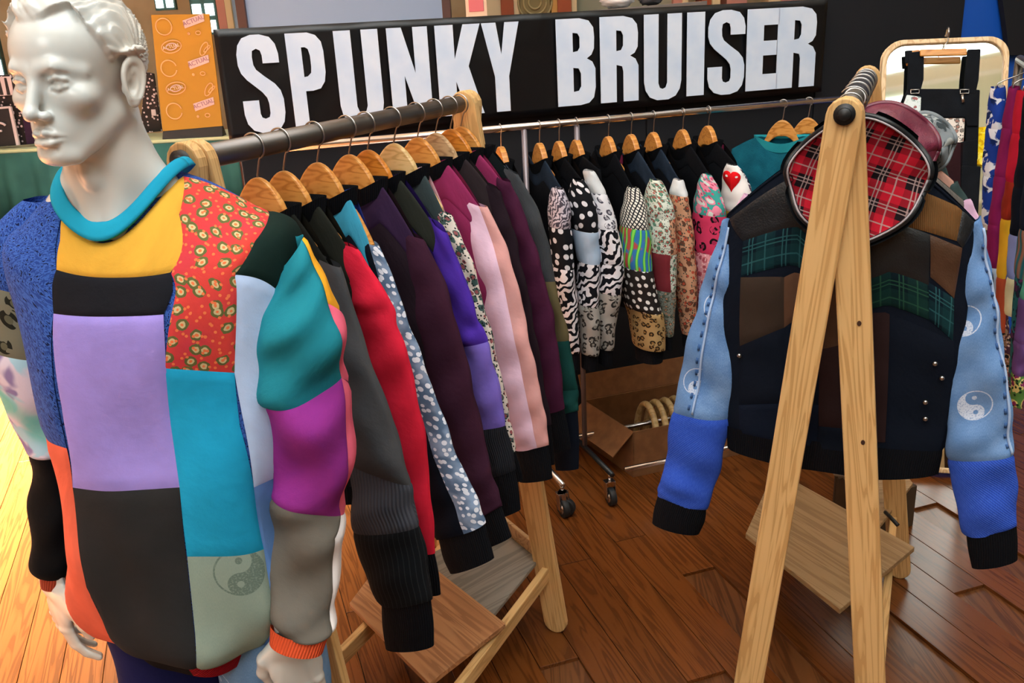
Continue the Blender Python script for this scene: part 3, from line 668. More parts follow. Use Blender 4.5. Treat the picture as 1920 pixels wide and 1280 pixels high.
def garment(name, label, cat, Ob, u, b, body, sh, sleeve, panels, cuff=None, group=None, hemw=-.70, hemu=None, bodyp=(), collar=True, th=.045, k=.5, wneck=-.105, un=.075, mirror=True, cuffm=None, wr=.003, depth=None, bkmat=None, collarm=None, toplabel=None, seed=0, hemband=True):
    """sleeve: [(xL,yL,xR,yR)...] photo pixels in the garment's plane (or `depth`=(point, normal, depth dir)); sh: shoulder tip (u,w)"""
    t = thing(name, label, cat, Ob.tolist(), group)
    us, ws = sh; hu = hemu or us*.98
    def bf(a, v):
        sh_ = np.broadcast(a, v).shape; a = np.broadcast_to(a, sh_); v = np.broadcast_to(v, sh_)
        # a in [0,1]: 0 right edge -> .5 left edge over the front, .5 -> 1 back again over the back
        ph = 2*np.pi*a; s_ = np.cos(ph); fr = np.sin(ph); A = np.abs(s_)*us
        wt = np.where(A < un, wneck-.035*np.where(fr > 0, 1, .3)*(1-(A/un)**2), wneck+(ws-wneck)*((A-un)/(us-un))**1.25)
        vv = np.clip(v, 0, 1.2); U = s_*(us+(hu-us)*np.minimum(vv, 1)+.012*np.sin(vv*3)); W = wt+(hemw-wt)*vv
        h = th*(.5+.5*np.clip(vv*5, 0, 1)**.6)*(1-.15*vv)
        d = np.sign(fr)*h*np.abs(fr)**.8
        P = Ob+u*U[..., None]+UP*W[..., None]-b*d[..., None]
        P = P-b*(.009*wob(P*1.0, 1, seed)*np.clip(vv*4, 0, 1)*np.sign(fr))[..., None]
        return P
    BS = fixsgn(Surf(bf))
    bb = bodyp or [((0, 0), (0, 1), (.5, 0), (.5, 1), body)]
    for q in bb:
        panel('body_panel' if len(q) < 6 else q[5], BS, (q[0:2], q[2:4]), q[4], 30, 22, t, .002)
    panel('back_panel', BS, (((.5, 0), (.5, 1)), ((1, 0), (1, 1))), bkmat or body, 30, 18, t, .002)
    if hemband: 
        panel('hem_band', BS, (((0, 1.0), (0, 1.09)), ((.5, 1.0), (.5, 1.09))), BK, 24, 3, t, .001); panel('hem_band', BS, (((.5, 1.0), (.5, 1.09)), ((1, 1.0), (1, 1.09))), BK, 24, 3, t, .001)
    if collar:
        def cf(a, v):
            ph = 2*np.pi*a; x = np.cos(ph)*(un+.014+.006*v); d = np.sin(ph)*(.026+.01*v); fr = np.sin(ph)
            w_ = wneck-.014-(.026*np.clip(fr, 0, 1)+.004)*(1-np.cos(ph)**2)+(v-.5)*.036
            return Ob+u*np.asarray(x)[..., None]+UP*np.asarray(w_)[..., None]-b*np.asarray(d)[..., None]
        CS = fixsgn(Surf(cf)); panel('collar', CS, (((0, 1), (0, 0)), ((1, 1), (1, 0))), collarm or BK, 40, 4, t, 0)
    P0, N0, dv = depth or (Ob, b, b)
    if sleeve:
        LR = [(onpl(a, b_, P0, N0), onpl(c, d, P0, N0)) for a, b_, c, d in sleeve]
        S = fixsgn(sleeve_surf(LR, dv, k, wr, seed)); t_last['S'] = S
        def refl(p):
            d = p-Ob; return p-2*u*np.dot(d, u)
        surfs = [(S, 1)]
        if mirror: surfs.append((fixsgn(sleeve_surf([(refl(a), refl(c)) for a, c in LR], dv if depth is None else [-x for x in dv], k, wr, seed+1)), 0))
        n = len(sleeve)-1
        for S_, main in surfs:
            for q in panels:
                t0, t1, m = q[0]/n, q[1]/n, q[2]; a0, a1 = (q[3], q[4]) if len(q) > 4 else (0, 1)
                panel('sleeve_panel', S_, (((a0, t0), (a0, t1)), ((a1, t0), (a1, t1))), m, max(6, int(34*(a1-a0))), max(5, int(70*(t1-t0))), t, .0022, v0=t0)
        if cuff:
            L2 = [LR[-1]]+[(onpl(a, b_, P0, N0), onpl(c, d, P0, N0)) for a, b_, c, d in cuff]
            ctr = (L2[0][0]+L2[0][1])/2; L2[0] = (ctr+(L2[0][0]-ctr)*.9+UP*.006, ctr+(L2[0][1]-ctr)*.9+UP*.006)
            e0, e1 = L2[-1]; m_ = (e0+e1)/2
            C1 = fixsgn(sleeve_surf(L2, dv, k*.9)); panel('cuff', C1, (((0, 0), (0, 1)), ((1, 0), (1, 1))), cuffm or BK, 28, 10, t, 0)
            if mirror:
                C2 = fixsgn(sleeve_surf([(refl(a), refl(c)) for a, c in L2], dv if depth is None else [-x for x in dv], k*.9)); panel('cuff', C2, (((0, 0), (0, 1)), ((1, 0), (1, 1))), cuffm or BK, 28, 10, t, 0)
    t['_bs'] = 0; del t['_bs']
    return t, BS

# ------------------------------------------------------------------ left rack
def arack(name, label, n0, bdir, ln, zb, feet, slats=True, wrap=False, r=.021, lw=.036):
    pdir = np.array([bdir[1], -bdir[0], 0]); t = thing(name, label, 'rack', (n0+bdir*ln/2).tolist())
    far = n0+bdir*ln
    tube('hanging_bar', [n0-bdir*.0+UP*zb, far+UP*zb], r, M_pipe, t, 20)
    for base, sg in ((n0, -1), (far, 1)):
        for j, fu in enumerate(feet[0 if sg < 0 else 1]):
            off = bdir*sg*(.030+.024*(j == 0)); top = base+off+UP*(zb+.003)-pdir*np.sign(fu)*.0; foot = base+off+pdir*fu
            ax = top-foot; L_ = np.linalg.norm(ax); ax /= L_
            yd = bdir; xd = np.cross(yd, ax); xd /= np.linalg.norm(xd); yd = np.cross(ax, xd)
            # board with rounded ends
            hw, th = lw, .022; pts = []
            for a in np.linspace(math.pi, 2*math.pi, 9): pts.append((hw*math.cos(a), -L_/2+hw+hw*math.sin(a)))
            for a in np.linspace(0, math.pi, 9): pts.append((hw*math.cos(a), L_/2-hw*.2+hw*math.sin(a)))
            pts = [(x, max(z, -L_/2)) for x, z in pts]; m = len(pts)
            V = [(x, -th/2, z) for x, z in pts]+[(x, th/2, z) for x, z in pts]
            Fs = [tuple(range(m)), tuple(range(2*m-1, m-1, -1))]+[(i, i+m, (i+1) % m+m, (i+1) % m) for i in range(m)]
            me = bpy.data.meshes.new('leg'); me.from_pydata(V, [], Fs); me.materials.append(M_ash); me.update()
            import bmesh
            bm = bmesh.new(); bm.from_mesh(me); bmesh.ops.recalc_face_normals(bm, faces=bm.faces); bm.to_mesh(me); bm.free()
            o = bpy.data.objects.new('leg', me); COL.objects.link(o); o.parent = t
            c = (top+foot)/2; Mx = Matrix([[xd[i], yd[i], ax[i]] for i in range(3)]).to_4x4()
            o.matrix_local = Matrix.Translation(Vector((c-wloc(t)).tolist())) @ Mx; bevel(o, .003)
        e = base+bdir*sg*(.07)+UP*zb
        V, Fs = tubeVF([e-bdir*sg*.05, e+bdir*sg*.004], [.0195, .0195], 20); mk('bolt_cap', V, Fs, M_blackpl, t)
        V, Fs = tubeVF([e+bdir*sg*.0, e+bdir*sg*.009], [.0155, .010], 20); mk('bolt_cap', V, Fs, M_blackpl, t)
    for j in (0, 1):
        a, c = n0+pdir*feet[0][j]*.87+UP*.2, far+pdir*feet[1][j]*.87+UP*.2
        obox('rail', (a+c)/2, (pdir, UP, c-a), (.022, .045, np.linalg.norm(c-a)+.08), M_ash, t, .003)
        for e_, sg in ((a, -1), (c, 1)): 
            V, Fs = tubeVF([e_+bdir*sg*.05, e_+bdir*sg*.085], .009, 12); mk('dowel', V, Fs, M_hang3, t)
    return t, pdir, far
BL = az(26.4); L0 = np.array([-.5, 1.586, 0]); ZB = 1.56
rk, PL, LF = arack('clothes_rack', 'A-frame wooden clothes rack with dark pipe full of sweatshirts, behind the mannequin', L0, BL, .89, ZB, ((-.2, .2), (-.2, .205)))
o = slab('shelf_board', [atz(*q, .25) for q in [(745, 1010), (948, 1168), (805, 1280), (655, 1130)]], .015, M_plyt, rk); o['label'] = 'tan pine shelf board with a dark knot'
slab('shelf_board', [atz(*q, .235) for q in [(760, 1060), (935, 975), (1012, 1045), (925, 1152)]], .012, M_grey, rk)['label'] = 'greyed plywood shelf bottom'
c4 = [atz(*q, .235) for q in [(930, 985), (1012, 1052)]]
hexa('shelf_lip', [c4[0], c4[1], c4[1]+BL*.015, c4[0]+BL*.015, c4[0]+UP*.05, c4[1]+UP*.045, c4[1]+UP*.045+BL*.015, c4[0]+UP*.05+BL*.015], M_ply, rk)
def LB(s_): return L0+BL*s_+UP*ZB
def lpl(px, py, s_):
    p = onpl(px, py, LB(s_), BL)-LB(s_); return float(np.dot(p, PL)), float(p[2])
GREY, RIBG, PINB = fab('plain', '4c4d50'), fab('rib', '4e5058', '3a3c46', sc=1.6), fab('pin', '15171a', '26292c')
OLB, RED, NAVY, STAR = fab('plain', '1b1c18'), fab('plain', 'd8243e'), fab('plain', '0c121e'), fab('stars', '5c7390', 'e6ebf6', '8ba0bd')
TEAL2, ROY, PLUM, PDK = fab('plain', '3f9fc0'), fab('plain', '3a50c4'), fab('plain', '3a1c2e'), fab('plain', '33203c')
VIO, LVIO, INDG, CHAR = fab('plain', '4a2c9c'), fab('plain', '7462bc'), fab('plain', '1d0f4c'), fab('rib', '23242a', '1a1b20')
FLO, GGR, PINK, SALM, RASP = fab('floral', 'e3d8cc', '47605c', '9c5a5c', '262a2c', sc=.6), fab('plain', '3a4648'), fab('plain', 'eac6dc'), fab('plain', 'd9a09c'), fab('plain', '8c2c58')
DKM, DBR, MAR, GRS = fab('plain', '241820'), fab('plain', '2e2528'), fab('plain', '451a34'), fab('cord', '4a4c50', '3a3c40')
OLV, GRN, BKG = fab('plain', '5c5238'), fab('plain', '123c38'), fab('plain', '0e1416')
BLK = BKp
SW = 'sweatshirts on the left wooden rack'
data = [
 (.11, 'grey sweatshirt with ribbed charcoal forearm, nearest the mannequin', OLB, (700, 430),
  [(575,470,640,500),(590,560,672,610),(612,650,706,710),(630,750,742,810),(648,830,766,890),(657,930,776,940),(664,1000,787,992),(684,1070,802,1060),(712,1130,812,1124)],
  [(0,4.3,GREY),(4.3,5.9,RIBG),(5.9,8,PINB)], [(718,1170,812,1168),(724,1213,813,1210)]),
 (.185, 'bright red sleeved sweatshirt with olive black shoulder', OLB, (652, 466),
  [(632,452,672,466),(648,540,728,560),(668,600,750,620),(690,700,776,710),(708,830,796,820),(728,940,808,930),(750,1030,817,1036)],
  [(0,6,RED)], [(762,1070,822,1075),(775,1110,826,1114)]),
 (.29, 'navy sweatshirt with star print strip down the sleeve and teal shoulder', TEAL2, (735, 470),
  [(668,440,712,462),(680,540,750,560),(700,640,783,650),(728,740,815,740),(762,840,850,840),(792,930,890,925),(818,1010,912,980)],
  [(0,6,STAR,-.2,.2),(0,6,NAVY,.2,.8)], [(832,1045,918,1015),(845,1073,926,1046)]),
 (.40, 'plum sleeved sweatshirt with black body panel, cuff above the grey shelf', DKM, (810, 462),
  [(752,430,795,448),(760,530,838,540),(785,640,866,640),(808,740,890,740),(834,840,914,850),(856,920,934,920),(872,980,942,948)],
  [(0,6,PLUM)], [(880,1010,950,980),(888,1032,959,1006)]),
 (.47, 'violet sweatshirt with lilac and charcoal forearm', INDG, (850, 455),
  [(802,405,838,435),(818,500,872,520),(840,590,898,600),(856,650,915,640),(872,730,937,725),(888,805,950,797),(900,900,968,880)],
  [(0,3,VIO),(3,5,LVIO),(5,6,CHAR)], [(905,935,972,915),(912,975,976,955)]),
 (.575, 'grey green sweatshirt with narrow floral sleeve', GGR, (858, 415),
  [(812,390,848,402),(828,480,885,490),(848,580,912,590),(868,680,938,690),(885,780,956,780),(900,850,968,845)],
  [(0,5,FLO)], [(905,880,975,875),(912,905,980,900)]),
 (.68, 'pale pink sweatshirt with salmon outer sleeve and raspberry shoulder', RASP, (925, 395),
  [(862,370,915,388),(882,470,955,480),(902,580,983,590),(922,690,1004,690),(942,780,1020,770),(962,842,1030,834)],
  [(0,5,SALM,-.14,.17),(0,5,PINK,.17,.86)], [(968,875,1033,868),(974,902,1036,896)]),
 (.765, 'dark maroon sweatshirt with brown black shoulder behind the pink one', DBR, (950, 375),
  [(905,340,938,356),(918,440,968,450),(938,560,995,570),(955,680,1015,690),(972,790,1035,795)],
  [(0,4,DKM)], [(976,840,1038,845),(982,868,1040,870)]),
 (.84, 'maroon sweatshirt with raspberry shoulder, second from the rack end', RASP, (975, 360),
  [(925,325,958,342),(942,420,994,428),(965,530,1026,540),(982,650,1047,650),(1000,778,1060,765)],
  [(0,4,MAR)], [(1004,820,1066,808),(1010,850,1070,840)]),
]
hm = [M_hang, M_hang, M_hang, M_hang, M_hang2, M_hang3, M_hang, M_ply, M_hang2]
hl = ['honey wood hanger nearest the mannequin shoulder', 'honey wood hanger second from the near end of the left rack', 'broad honey wood hanger above the teal shouldered sweatshirt', 'honey wood hanger above the plum sleeved sweatshirt', 'orange varnished hanger above the violet sweatshirt', 'pale beech hanger above the floral sleeved sweatshirt', 'honey wood hanger above the pink sweatshirt', 'pale weathered hanger beside the orange end hanger', 'orange varnished hanger at the far end of the left rack']
bpx_extra = {
 0: [],
}
for i, (s_, lab, body, shp, slv, pan, cuf) in enumerate(data):
    Ob = LB(s_); uu, ww = onpl(slv[0][2], slv[0][3], Ob, BL)-Ob, 0
    us = float(np.dot(uu, PL)); ws = float(uu[2])
    yoke = {1: fab('plain', '23241e'), 3: PDK, 4: fab('plain', '2a2c26'), 2: TEAL2}.get(i, body)
    b_ = []
    # front: a from 0 (right side) to .5 (left side); yoke rows near the shoulder
    b_ = [((0, .0), (0, .16), (.25, 0), (.25, .16), yoke), ((0, .16), (0, 1), (.25, .16), (.25, 1), body if i != 2 else NAVY), ((.25, 0), (.25, .45), (.5, 0), (.5, .45), [GREY, RED, ROY, PLUM, VIO, GGR, PINK, DKM, MAR][i]), ((.25, .45), (.25, 1), (.5, .45), (.5, 1), BLK)]
    garment('sweatshirt', lab, 'sweatshirt', Ob, PL, BL, body, (us-.012, ws-.012), slv, pan, cuf, None, bodyp=b_, th=.026 if i < 3 else .022, k=.36, seed=i, hemw=-.66, bkmat={2: ROY, 5: PINK}.get(i), un=.07)
    hanger(Ob, PL, BL, hl[i], 'wooden hangers on the left rack', hm[i], tip=(us, ws-.012))
Ob = LB(.865+.03)
s10 = [(940,310,972,326),(960,410,1018,415),(985,520,1042,528),(1003,635,1068,638),(1020,730,1083,730),(1030,775,1086,770)]
uu = onpl(s10[0][2], s10[0][3], Ob, BL)-Ob
garment('sweatshirt', 'black shouldered grey corduroy sweatshirt with olive patch at the rack end', 'sweatshirt', Ob, PL, BL, BKG, (float(np.dot(uu, PL))-.012, float(uu[2])-.012), s10, [(0,2,GRS),(2,3,OLV),(3,4,GRN),(4,5,GRN)], [(1036,830,1086,825),(1042,880,1085,878)], th=.02, k=.34, hemw=-.66, cuffm=NAVY)
hanger(Ob, PL, BL, 'last honey wood hanger against the far rack frame', None, M_hang, tip=(float(np.dot(uu, PL)), float(uu[2])-.02))

# ------------------------------------------------------------------ back chrome rack with printed sleeves
ZR = 1.405
PS = POST
def RP(q): return PS+AB*q+UP*ZR
def hookq(px, py=228):
    p = onpl(px, py, PS, AN); return float(np.dot(p-PS, AB))
ql, qr = hookq(432, 272), hookq(1640, 188)
M_dull = plainmat('dull grey tube', '8a8084', .45, .6)
t = thing('rolling_rack', 'chrome rolling clothes rack in front of the black partition', 'rack', (PS+AB*(ql+qr)/2).tolist())
tube('top_rail', [RP(ql), RP(qr)], .0125, M_chrome, t, 14)
q1 = hookq(985, 300)
for q in (0., q1, qr-.1):
    tube('upright', [PS+AB*q+UP*.14, RP(q)], .010, M_dull, t, 12)
    for o_ in (-.26, .26): pass
    tube('foot_bar', [PS+AB*q-AN*.26+UP*.13, PS+AB*q+AN*.2+UP*.13], .010, M_blackpl if q == 0 else M_chrome, t, 10)
tube('base_rail', [PS+AB*.06-AN*.24+UP*.13, PS+AB*(qr-.1)-AN*.24+UP*.13], .010, M_chrome, t, 10)
tube('base_rail', [PS+AB*0.0+AN*.1+UP*.13, PS+AB*(qr-.1)+AN*.1+UP*.13], .010, M_chrome, t, 10)
def caster(c, yaw):
    ax = np.array([math.cos(yaw), math.sin(yaw), 0]); fw = np.array([-ax[1], ax[0], 0])
    parts = [tubeVF([c+UP*.035-ax*.012, c+UP*.035+ax*.012], [.035, .035], 24)]
    V, Fs = multi(parts); w_ = mk('caster', V, Fs, M_rubber, t); bevel(w_, .004)
    V, Fs = multi([tubeVF([c+UP*.035-ax*.014, c+UP*.035+ax*.014], .02, 16)]); mk('hub', V, Fs, M_chrome, w_)
    for s_ in (-1, 1): slab('fork', [c+ax*.018*s_+UP*.03+fw*-.012, c+ax*.018*s_+UP*.03+fw*.012, c+ax*.018*s_+UP*.095+fw*.026, c+ax*.018*s_+UP*.095+fw*-.004], .003, M_chrome, w_, .0005)
    slab('fork_top', [c-ax*.02+UP*.096, c+ax*.02+UP*.096, c+ax*.02+UP*.096+fw*.03, c-ax*.02+UP*.096+fw*.03], .004, M_chrome, w_, .0005)
    tube('stem', [c+UP*.096+fw*.012, c+UP*.13+fw*.012], .006, M_chrome, w_, 10)
caster(np.array([.345, 3.06, 0]), .3); caster(np.array([.17, 3.0, 0]), 1.2)
caster(PS+AB*(qr-.1)-AN*.24, .9); caster(PS+AB*(qr-.1)+AN*.2, .4); caster(PS+AB*0+AN*.2, .4); caster(PS+AB*q1-AN*.26, .4); caster(PS+AB*q1+AN*.2, .4)
DNM = fab('denim', '161f2c', '2c3a4c'); LDN = fab('denim', '6f94c4', 'a6c2e4'); DKD = fab('denim', '141c28', '222e3e')
ZEB, ZEB2 = fab('zebra', '15161c', 'ece8ee', sc=.55), fab('zebra', '4c4854', 'c9c2cf', sc=.28)
SPT = fab('dots', '17181c', 'e6e4ea', sc=1.5); WLEO = fab('leopard', 'e8e8ee', 'b0aeb8', '50505c', sc=.8); GLEO = fab('leopard', 'a8a49e', '8c8880', '33302e', sc=.9)
TLEO = fab('leopard', 'b99a68', '9a7544', '35271a', sc=.7); WHT = fab('plain', 'dfe3e6'); LBL = fab('plain', 'b4cce6')
NET = fab('net', '24242a', 'eeeadf'); LEAF = fab('leaf', '3a78b8', '2cae4e', '8ae05a', 'b8504c'); BDOT = fab('dots', '2a2422', 'e8e4e0', sc=1.15)
FL1 = fab('floral', 'd6dccf', '5e8a74', 'a85a52', '3c4c48', sc=.5); FL2 = fab('floral', 'c99878', '6a4434', 'b9523c', '4a5048', sc=.7); MRN = fab('plain', '7a2c34')
FL3 = fab('floral', '8a9288', '5c6658', 'b88a70', '3c3430', sc=.5); TEAF = fab('floral', '3fa39c', 'e88aa4', 'd4e0da', 'c04a6c', sc=1.2); HPL = fab('leopard', 'c8385f', 'a02c50', '191014', sc=1.1)
PKF = fab('floral', 'd99aa4', 'b85a68', 'a4505c', 'e8c4c8', sc=.8); BWP = fab('floral', 'e9e6ec', '24202a', '6a5878', '17151a', sc=.7); GLD = fab('plain', 'b89a3c'); TEAL = fab('denim', '0c4a5c', '1a7084'); TRIM = fab('plain', '2fa6b4')
HOODC = fab('plain', '6a1c38')
def RPP(px, py, off=-.2): return (PS+AN*off, AN, AN*1.0)
back = [
 (937, 'dark denim jacket with no sleeve showing, leftmost on the chrome rack', DKD, [], [], None, 'd'),
 (1010, 'dark denim jacket with grey tiger stripe and blotched black and white sleeve', DNM, [(1036,352,1056,352),(1030,385,1066,385),(1031,425,1068,425),(1036,500,1074,500),(1048,570,1080,570),(1060,640,1084,640),(1068,662,1084,662)], [(0,2,ZEB2),(2,3,SPT),(3,6,GLEO if 0 else ZEB)], (1068,690,1084,690), 's'),
 (1047, 'black jacket with sleeve of white spots, pale blue and zebra', BLK, [(1074,335,1094,335),(1068,380,1112,380),(1074,430,1118,430),(1084,490,1122,490),(1085,570,1120,570),(1088,620,1122,620),(1090,662,1120,662)], [(0,2,SPT),(2,3,LBL),(3,4,ZEB),(4,6,GLEO)], (1092,690,1118,690), 's'),
 (1080, 'jacket with white fur shoulder and bold zebra and leopard sleeve', BLK, [(1094,320,1112,318),(1102,360,1134,360),(1108,425,1154,425),(1117,490,1165,490),(1116,545,1160,545),(1118,600,1152,600),(1122,652,1148,652)], [(0,1,WHT),(1,2,WLEO),(2,3,ZEB,.12,1.0),(2,3,fab('plain','e8e6ea'),0,.12),(3,4,ZEB),(4,6,TLEO if 0 else GLEO)], (1124,682,1146,682), 's'),
 (1140, 'black jacket with white net, green leaf, dotted and tan leopard sleeve', BLK, [(1178,350,1196,350),(1172,380,1206,380),(1167,425,1212,425),(1167,500,1218,500),(1172,560,1228,560),(1182,590,1238,590),(1192,650,1242,645)], [(0,2,NET),(2,3,LEAF),(3,4.6,BDOT),(4.6,6,TLEO)], (1196,676,1238,670), 's'),
 (1183, 'denim collared jacket with pale floral, maroon and grey print sleeve', DNM, [(1220,336,1238,336),(1213,370,1252,370),(1211,405,1260,405),(1213,470,1262,470),(1222,540,1262,540),(1234,590,1262,590),(1242,628,1260,628)], [(0,2,FL1),(2,3,FL1,.25,1.0),(2,3,FL2,0,.25),(3,4,MRN,.25,.6),(3,4,FL1,.6,1.25),(4,6,FL3)], (1244,654,1260,654), 's'),
 (1225, 'denim and black jacket with white capped brown floral sleeve', DNM, [(1264,336,1280,336),(1259,365,1286,365),(1260,405,1292,405),(1262,470,1298,470),(1268,540,1302,540),(1276,590,1302,590),(1280,626,1300,626)], [(0,1,WHT),(1,2,TEAF if 0 else FL2),(2,6,FL2)], (1282,650,1298,650), 's'),
 (1280, 'black jacket with teal and pink flower, hot pink leopard and pink sleeve', BLK, [(1318,326,1332,326),(1311,355,1344,355),(1306,400,1354,400),(1300,470,1352,470),(1304,530,1348,530),(1310,580,1340,580),(1316,620,1338,620)], [(0,2,TEAF),(2,3,HPL),(3,6,PKF)], (1318,645,1336,645), 's'),
 (1328, 'black jacket with burgundy lining and white sleeve with a red heart', BLK, [(1364,308,1380,308),(1361,330,1394,330),(1359,370,1404,370),(1360,395,1406,395),(1364,430,1404,430),(1370,520,1400,520),(1374,600,1398,600)], [(0,3,fab('plain','ece8e6'),.18,.8),(0,3,BWP,.8,1.18),(3,4,GLD),(4,6,BWP)], (1376,625,1396,625), 's'),
]
CREST = {937: 285, 1010: 275, 1047: 272, 1080: 268, 1140: 268, 1183: 257, 1225: 262, 1280: 250, 1328: 235}
RL = ['leftmost small wood hanger on the chrome rail', 'wood hanger above the tiger stripe sleeve', 'wood hanger above the spotted sleeve', 'wood hanger above the white fur shoulder', 'wood hanger above the net print sleeve', 'wood hanger above the pale floral sleeve', 'wood hanger above the white capped sleeve', 'wood hanger above the teal flowered sleeve', 'wood hanger above the red heart sleeve']
for i, (hx, lab, body, slv, pan, cuf, _) in enumerate(back):
    Ob = RP(hookq(hx)); u = -AN; b = AB
    uu = u
    D = (PS-AN*.22, AN, AN)
    if slv:
        P0 = (onpl(slv[0][0], slv[0][1], D[0], AN)+onpl(slv[0][2], slv[0][3], D[0], AN))/2-Ob; sh = (.205, float(P0[2])-.004)
        skew = float(np.dot(P0, AB))
    else: sh = (.20, -.17); slv = None; skew = 0
    bdy = [((0, 0), (0, .14), (.5, 0), (.5, .14), body), ((0, .14), (0, 1), (.5, .14), (.5, 1), BLK)]
    t_, BS_ = garment('jacket', lab, 'jacket', Ob, u, b, body, sh, slv, pan, [cuf] if cuf else None, None, bodyp=bdy, depth=D, th=.030, k=[.9, 1.5, 2.0, 2.0, 2.0, 2.0, 1.9, 1.4, 1.2][:] if 0 else 1.5, hemw=-.62, mirror=False, bkmat=BLK, wr=.002, seed=i+20, collarm=BK)
    if hx == 1328:
        hs = t_last['S']; a0, t0_ = hs.inv(1371, 333); P = []
        for a in np.linspace(0, 2*math.pi, 37)[:-1]:
            hxx, hyy = 16*math.sin(a)**3, 13*math.cos(a)-5*math.cos(2*a)-2*math.cos(3*a)-math.cos(4*a)
            P.append((a0+hxx*.0085, t0_-hyy*.0062))
        P = np.array(P); e = 1e-3; Q3 = hs(P[:, 0], P[:, 1]); c3 = hs(a0, t0_); Nn = np.cross(hs(P[:, 0]+e, P[:, 1])-hs(P[:, 0]-e, P[:, 1]), hs(P[:, 0], P[:, 1]+e)-hs(P[:, 0], P[:, 1]-e))*hs.sgn; Nn /= np.linalg.norm(Nn, axis=1)[:, None]
        nc = Nn.mean(0); V = [c3+nc*.004]+list(Q3+Nn*.003)+list(Q3-Nn*.002); n_ = len(P)
        Fs = [(0, 1+k, 1+(k+1) % n_) for k in range(n_)]+[(1+k, 1+n_+k, 1+n_+(k+1) % n_, 1+(k+1) % n_) for k in range(n_)]
        mk('heart_patch', V, Fs, fab('plain', 'd8141c'), t_)
    if hx in (1140, 1328): 
        obox('lining_patch', Ob+UP*-.135-AN*.085, (AB, -AN, UP), (.035, .006, .035), HOODC, t_, .003)
    hanger(Ob, u, b, RL[i], 'small wood hangers on the chrome rail', M_hang, crest=-.06 if i != 8 else -.055, rr=.0125, tip=(sh[0], sh[1]), thick=.022, deep=.06)
# teal top turned towards the camera
def tee(hx, hy, aza, lab, body, sh, slabel, hl_, neck, slv, pan):
    Ob = RP(hookq(hx, hy)); u = az(aza); b = np.array([-u[1], u[0], 0]); 
    t_, B_ = garment('tee_shirt', lab, 'shirt', Ob, u, b, body, sh, slv, pan, None, None, depth=None, th=.03, k=.5, hemw=-.6, mirror=True, hemband=False, collarm=neck, un=.085, wneck=-.12)
    hanger(Ob, u, b, hl_, 'larger wood hangers at the right of the chrome rail', M_hang, crest=-.06, rr=.0125, tip=sh, deep=.05)
tee(1468, 206, 112, 'teal t-shirt with turquoise neck trim right of the red heart sleeve', TEAL, (.19, -.17), None, 'wood hanger carrying the teal t-shirt', TRIM, [(1470,290,1492,300),(1466,330,1500,340),(1464,380,1506,385)], [(0,2,TEAL)])
tee(1516, 203, 112, 'pale printed t-shirt mostly hidden behind the hooded jacket', fab('floral', 'c8b8d8', 'e0c060', '5a9aa8', 'b05a5a'), (.19, -.17), None, 'wood hanger behind the near end of the right rack', TRIM, [(1520,290,1542,300),(1516,330,1550,340),(1514,380,1556,385)], [(0,2,PKF)])

# cardboard box with spare hangers under the chrome rack
mcard = Mat('brown cardboard', 'Object'); mcard = mcard.done(mcard.mix(mcard.noise(20, 4).step(.3, .7), '8a5c34', '7a4e2a'), .8)
p0 = atz(1187, 895, 0); p0[2] = 0; H_ = .20
tl = onpl(1212, 815, p0, AN); tb_ = p0+AN*.34
t = thing('cardboard_box', 'open brown cardboard box under the chrome rack with spare hangers', 'box', (p0+AB*.25+AN*.2).tolist())
W_ = .52; th = .006
def boxw(a0, a1, name='box_side', inn=None):
    top = UP*H_; hexa(name, [a0, a1, a1+inn*th, a0+inn*th, a0*1+top, a1+top, a1+inn*th+top, a0+inn*th+top], mcard, t, .001)
A0, A1, A2, A3 = p0, p0+AB*W_, p0+AB*W_+AN*.38, p0+AN*.38-AB*.05
boxw(A0, A1, inn=AN); boxw(A1, A2, inn=-AB); boxw(A3, A2, inn=-AN); boxw(A0, A3, inn=AB)
slab('box_bottom', [A0+UP*.006, A1+UP*.006, A2+UP*.006, A3+UP*.006], .005, mcard, t)
slab('box_flap', [A3+UP*H_, A0+UP*H_, A0+UP*(H_-.09)-AB*.09, A3+UP*(H_-.09)-AB*.09], .005, mcard, t)
slab('box_flap', [A3+UP*H_, A2+UP*H_, A2+UP*(H_+.1)+AN*.05, A3+UP*(H_+.1)+AN*.05], .005, mcard, t)
for k in range(5):
    c = p0+AB*(.14+.045*k)+AN*.15+UP*.012; P = [c+AN*(.13*math.cos(a))*.8+UP*(.012+.21*math.sin(a)) for a in np.linspace(.0, math.pi, 15)]
    V, Fs = tubeVF(P, .014, 8); o = mk('spare_hanger', V, Fs, M_hang3)
    tag(o, ['leftmost', 'second', 'third', 'fourth', 'rightmost'][k]+' of five curved wooden hangers standing in the cardboard box', 'hanger', 'spare hangers in the cardboard box')

# ------------------------------------------------------------------ right rack
BR = az(23.5); N0 = np.array([.66, 1.77, 0]); 
rr_, PR, RF = arack('clothes_rack', 'A-frame wooden clothes rack on the right carrying the hooded patchwork jacket', N0, BR, .86, ZB, ((-.15, .17), (-.2, .215)), lw=.033)
for kx, ky in ((1611, 606), (1618, 829)):
    kc = onpl(kx, ky, N0-BR*.0412, BR); prism('knot', [kc+PR*(.0042*math.cos(a))+UP*(.0055*math.sin(a)) for a in np.linspace(0, 2*math.pi, 13)[:-1]], -BR, .0012, plainmat('dark knot', '3c2010', .6), rr_, 0)
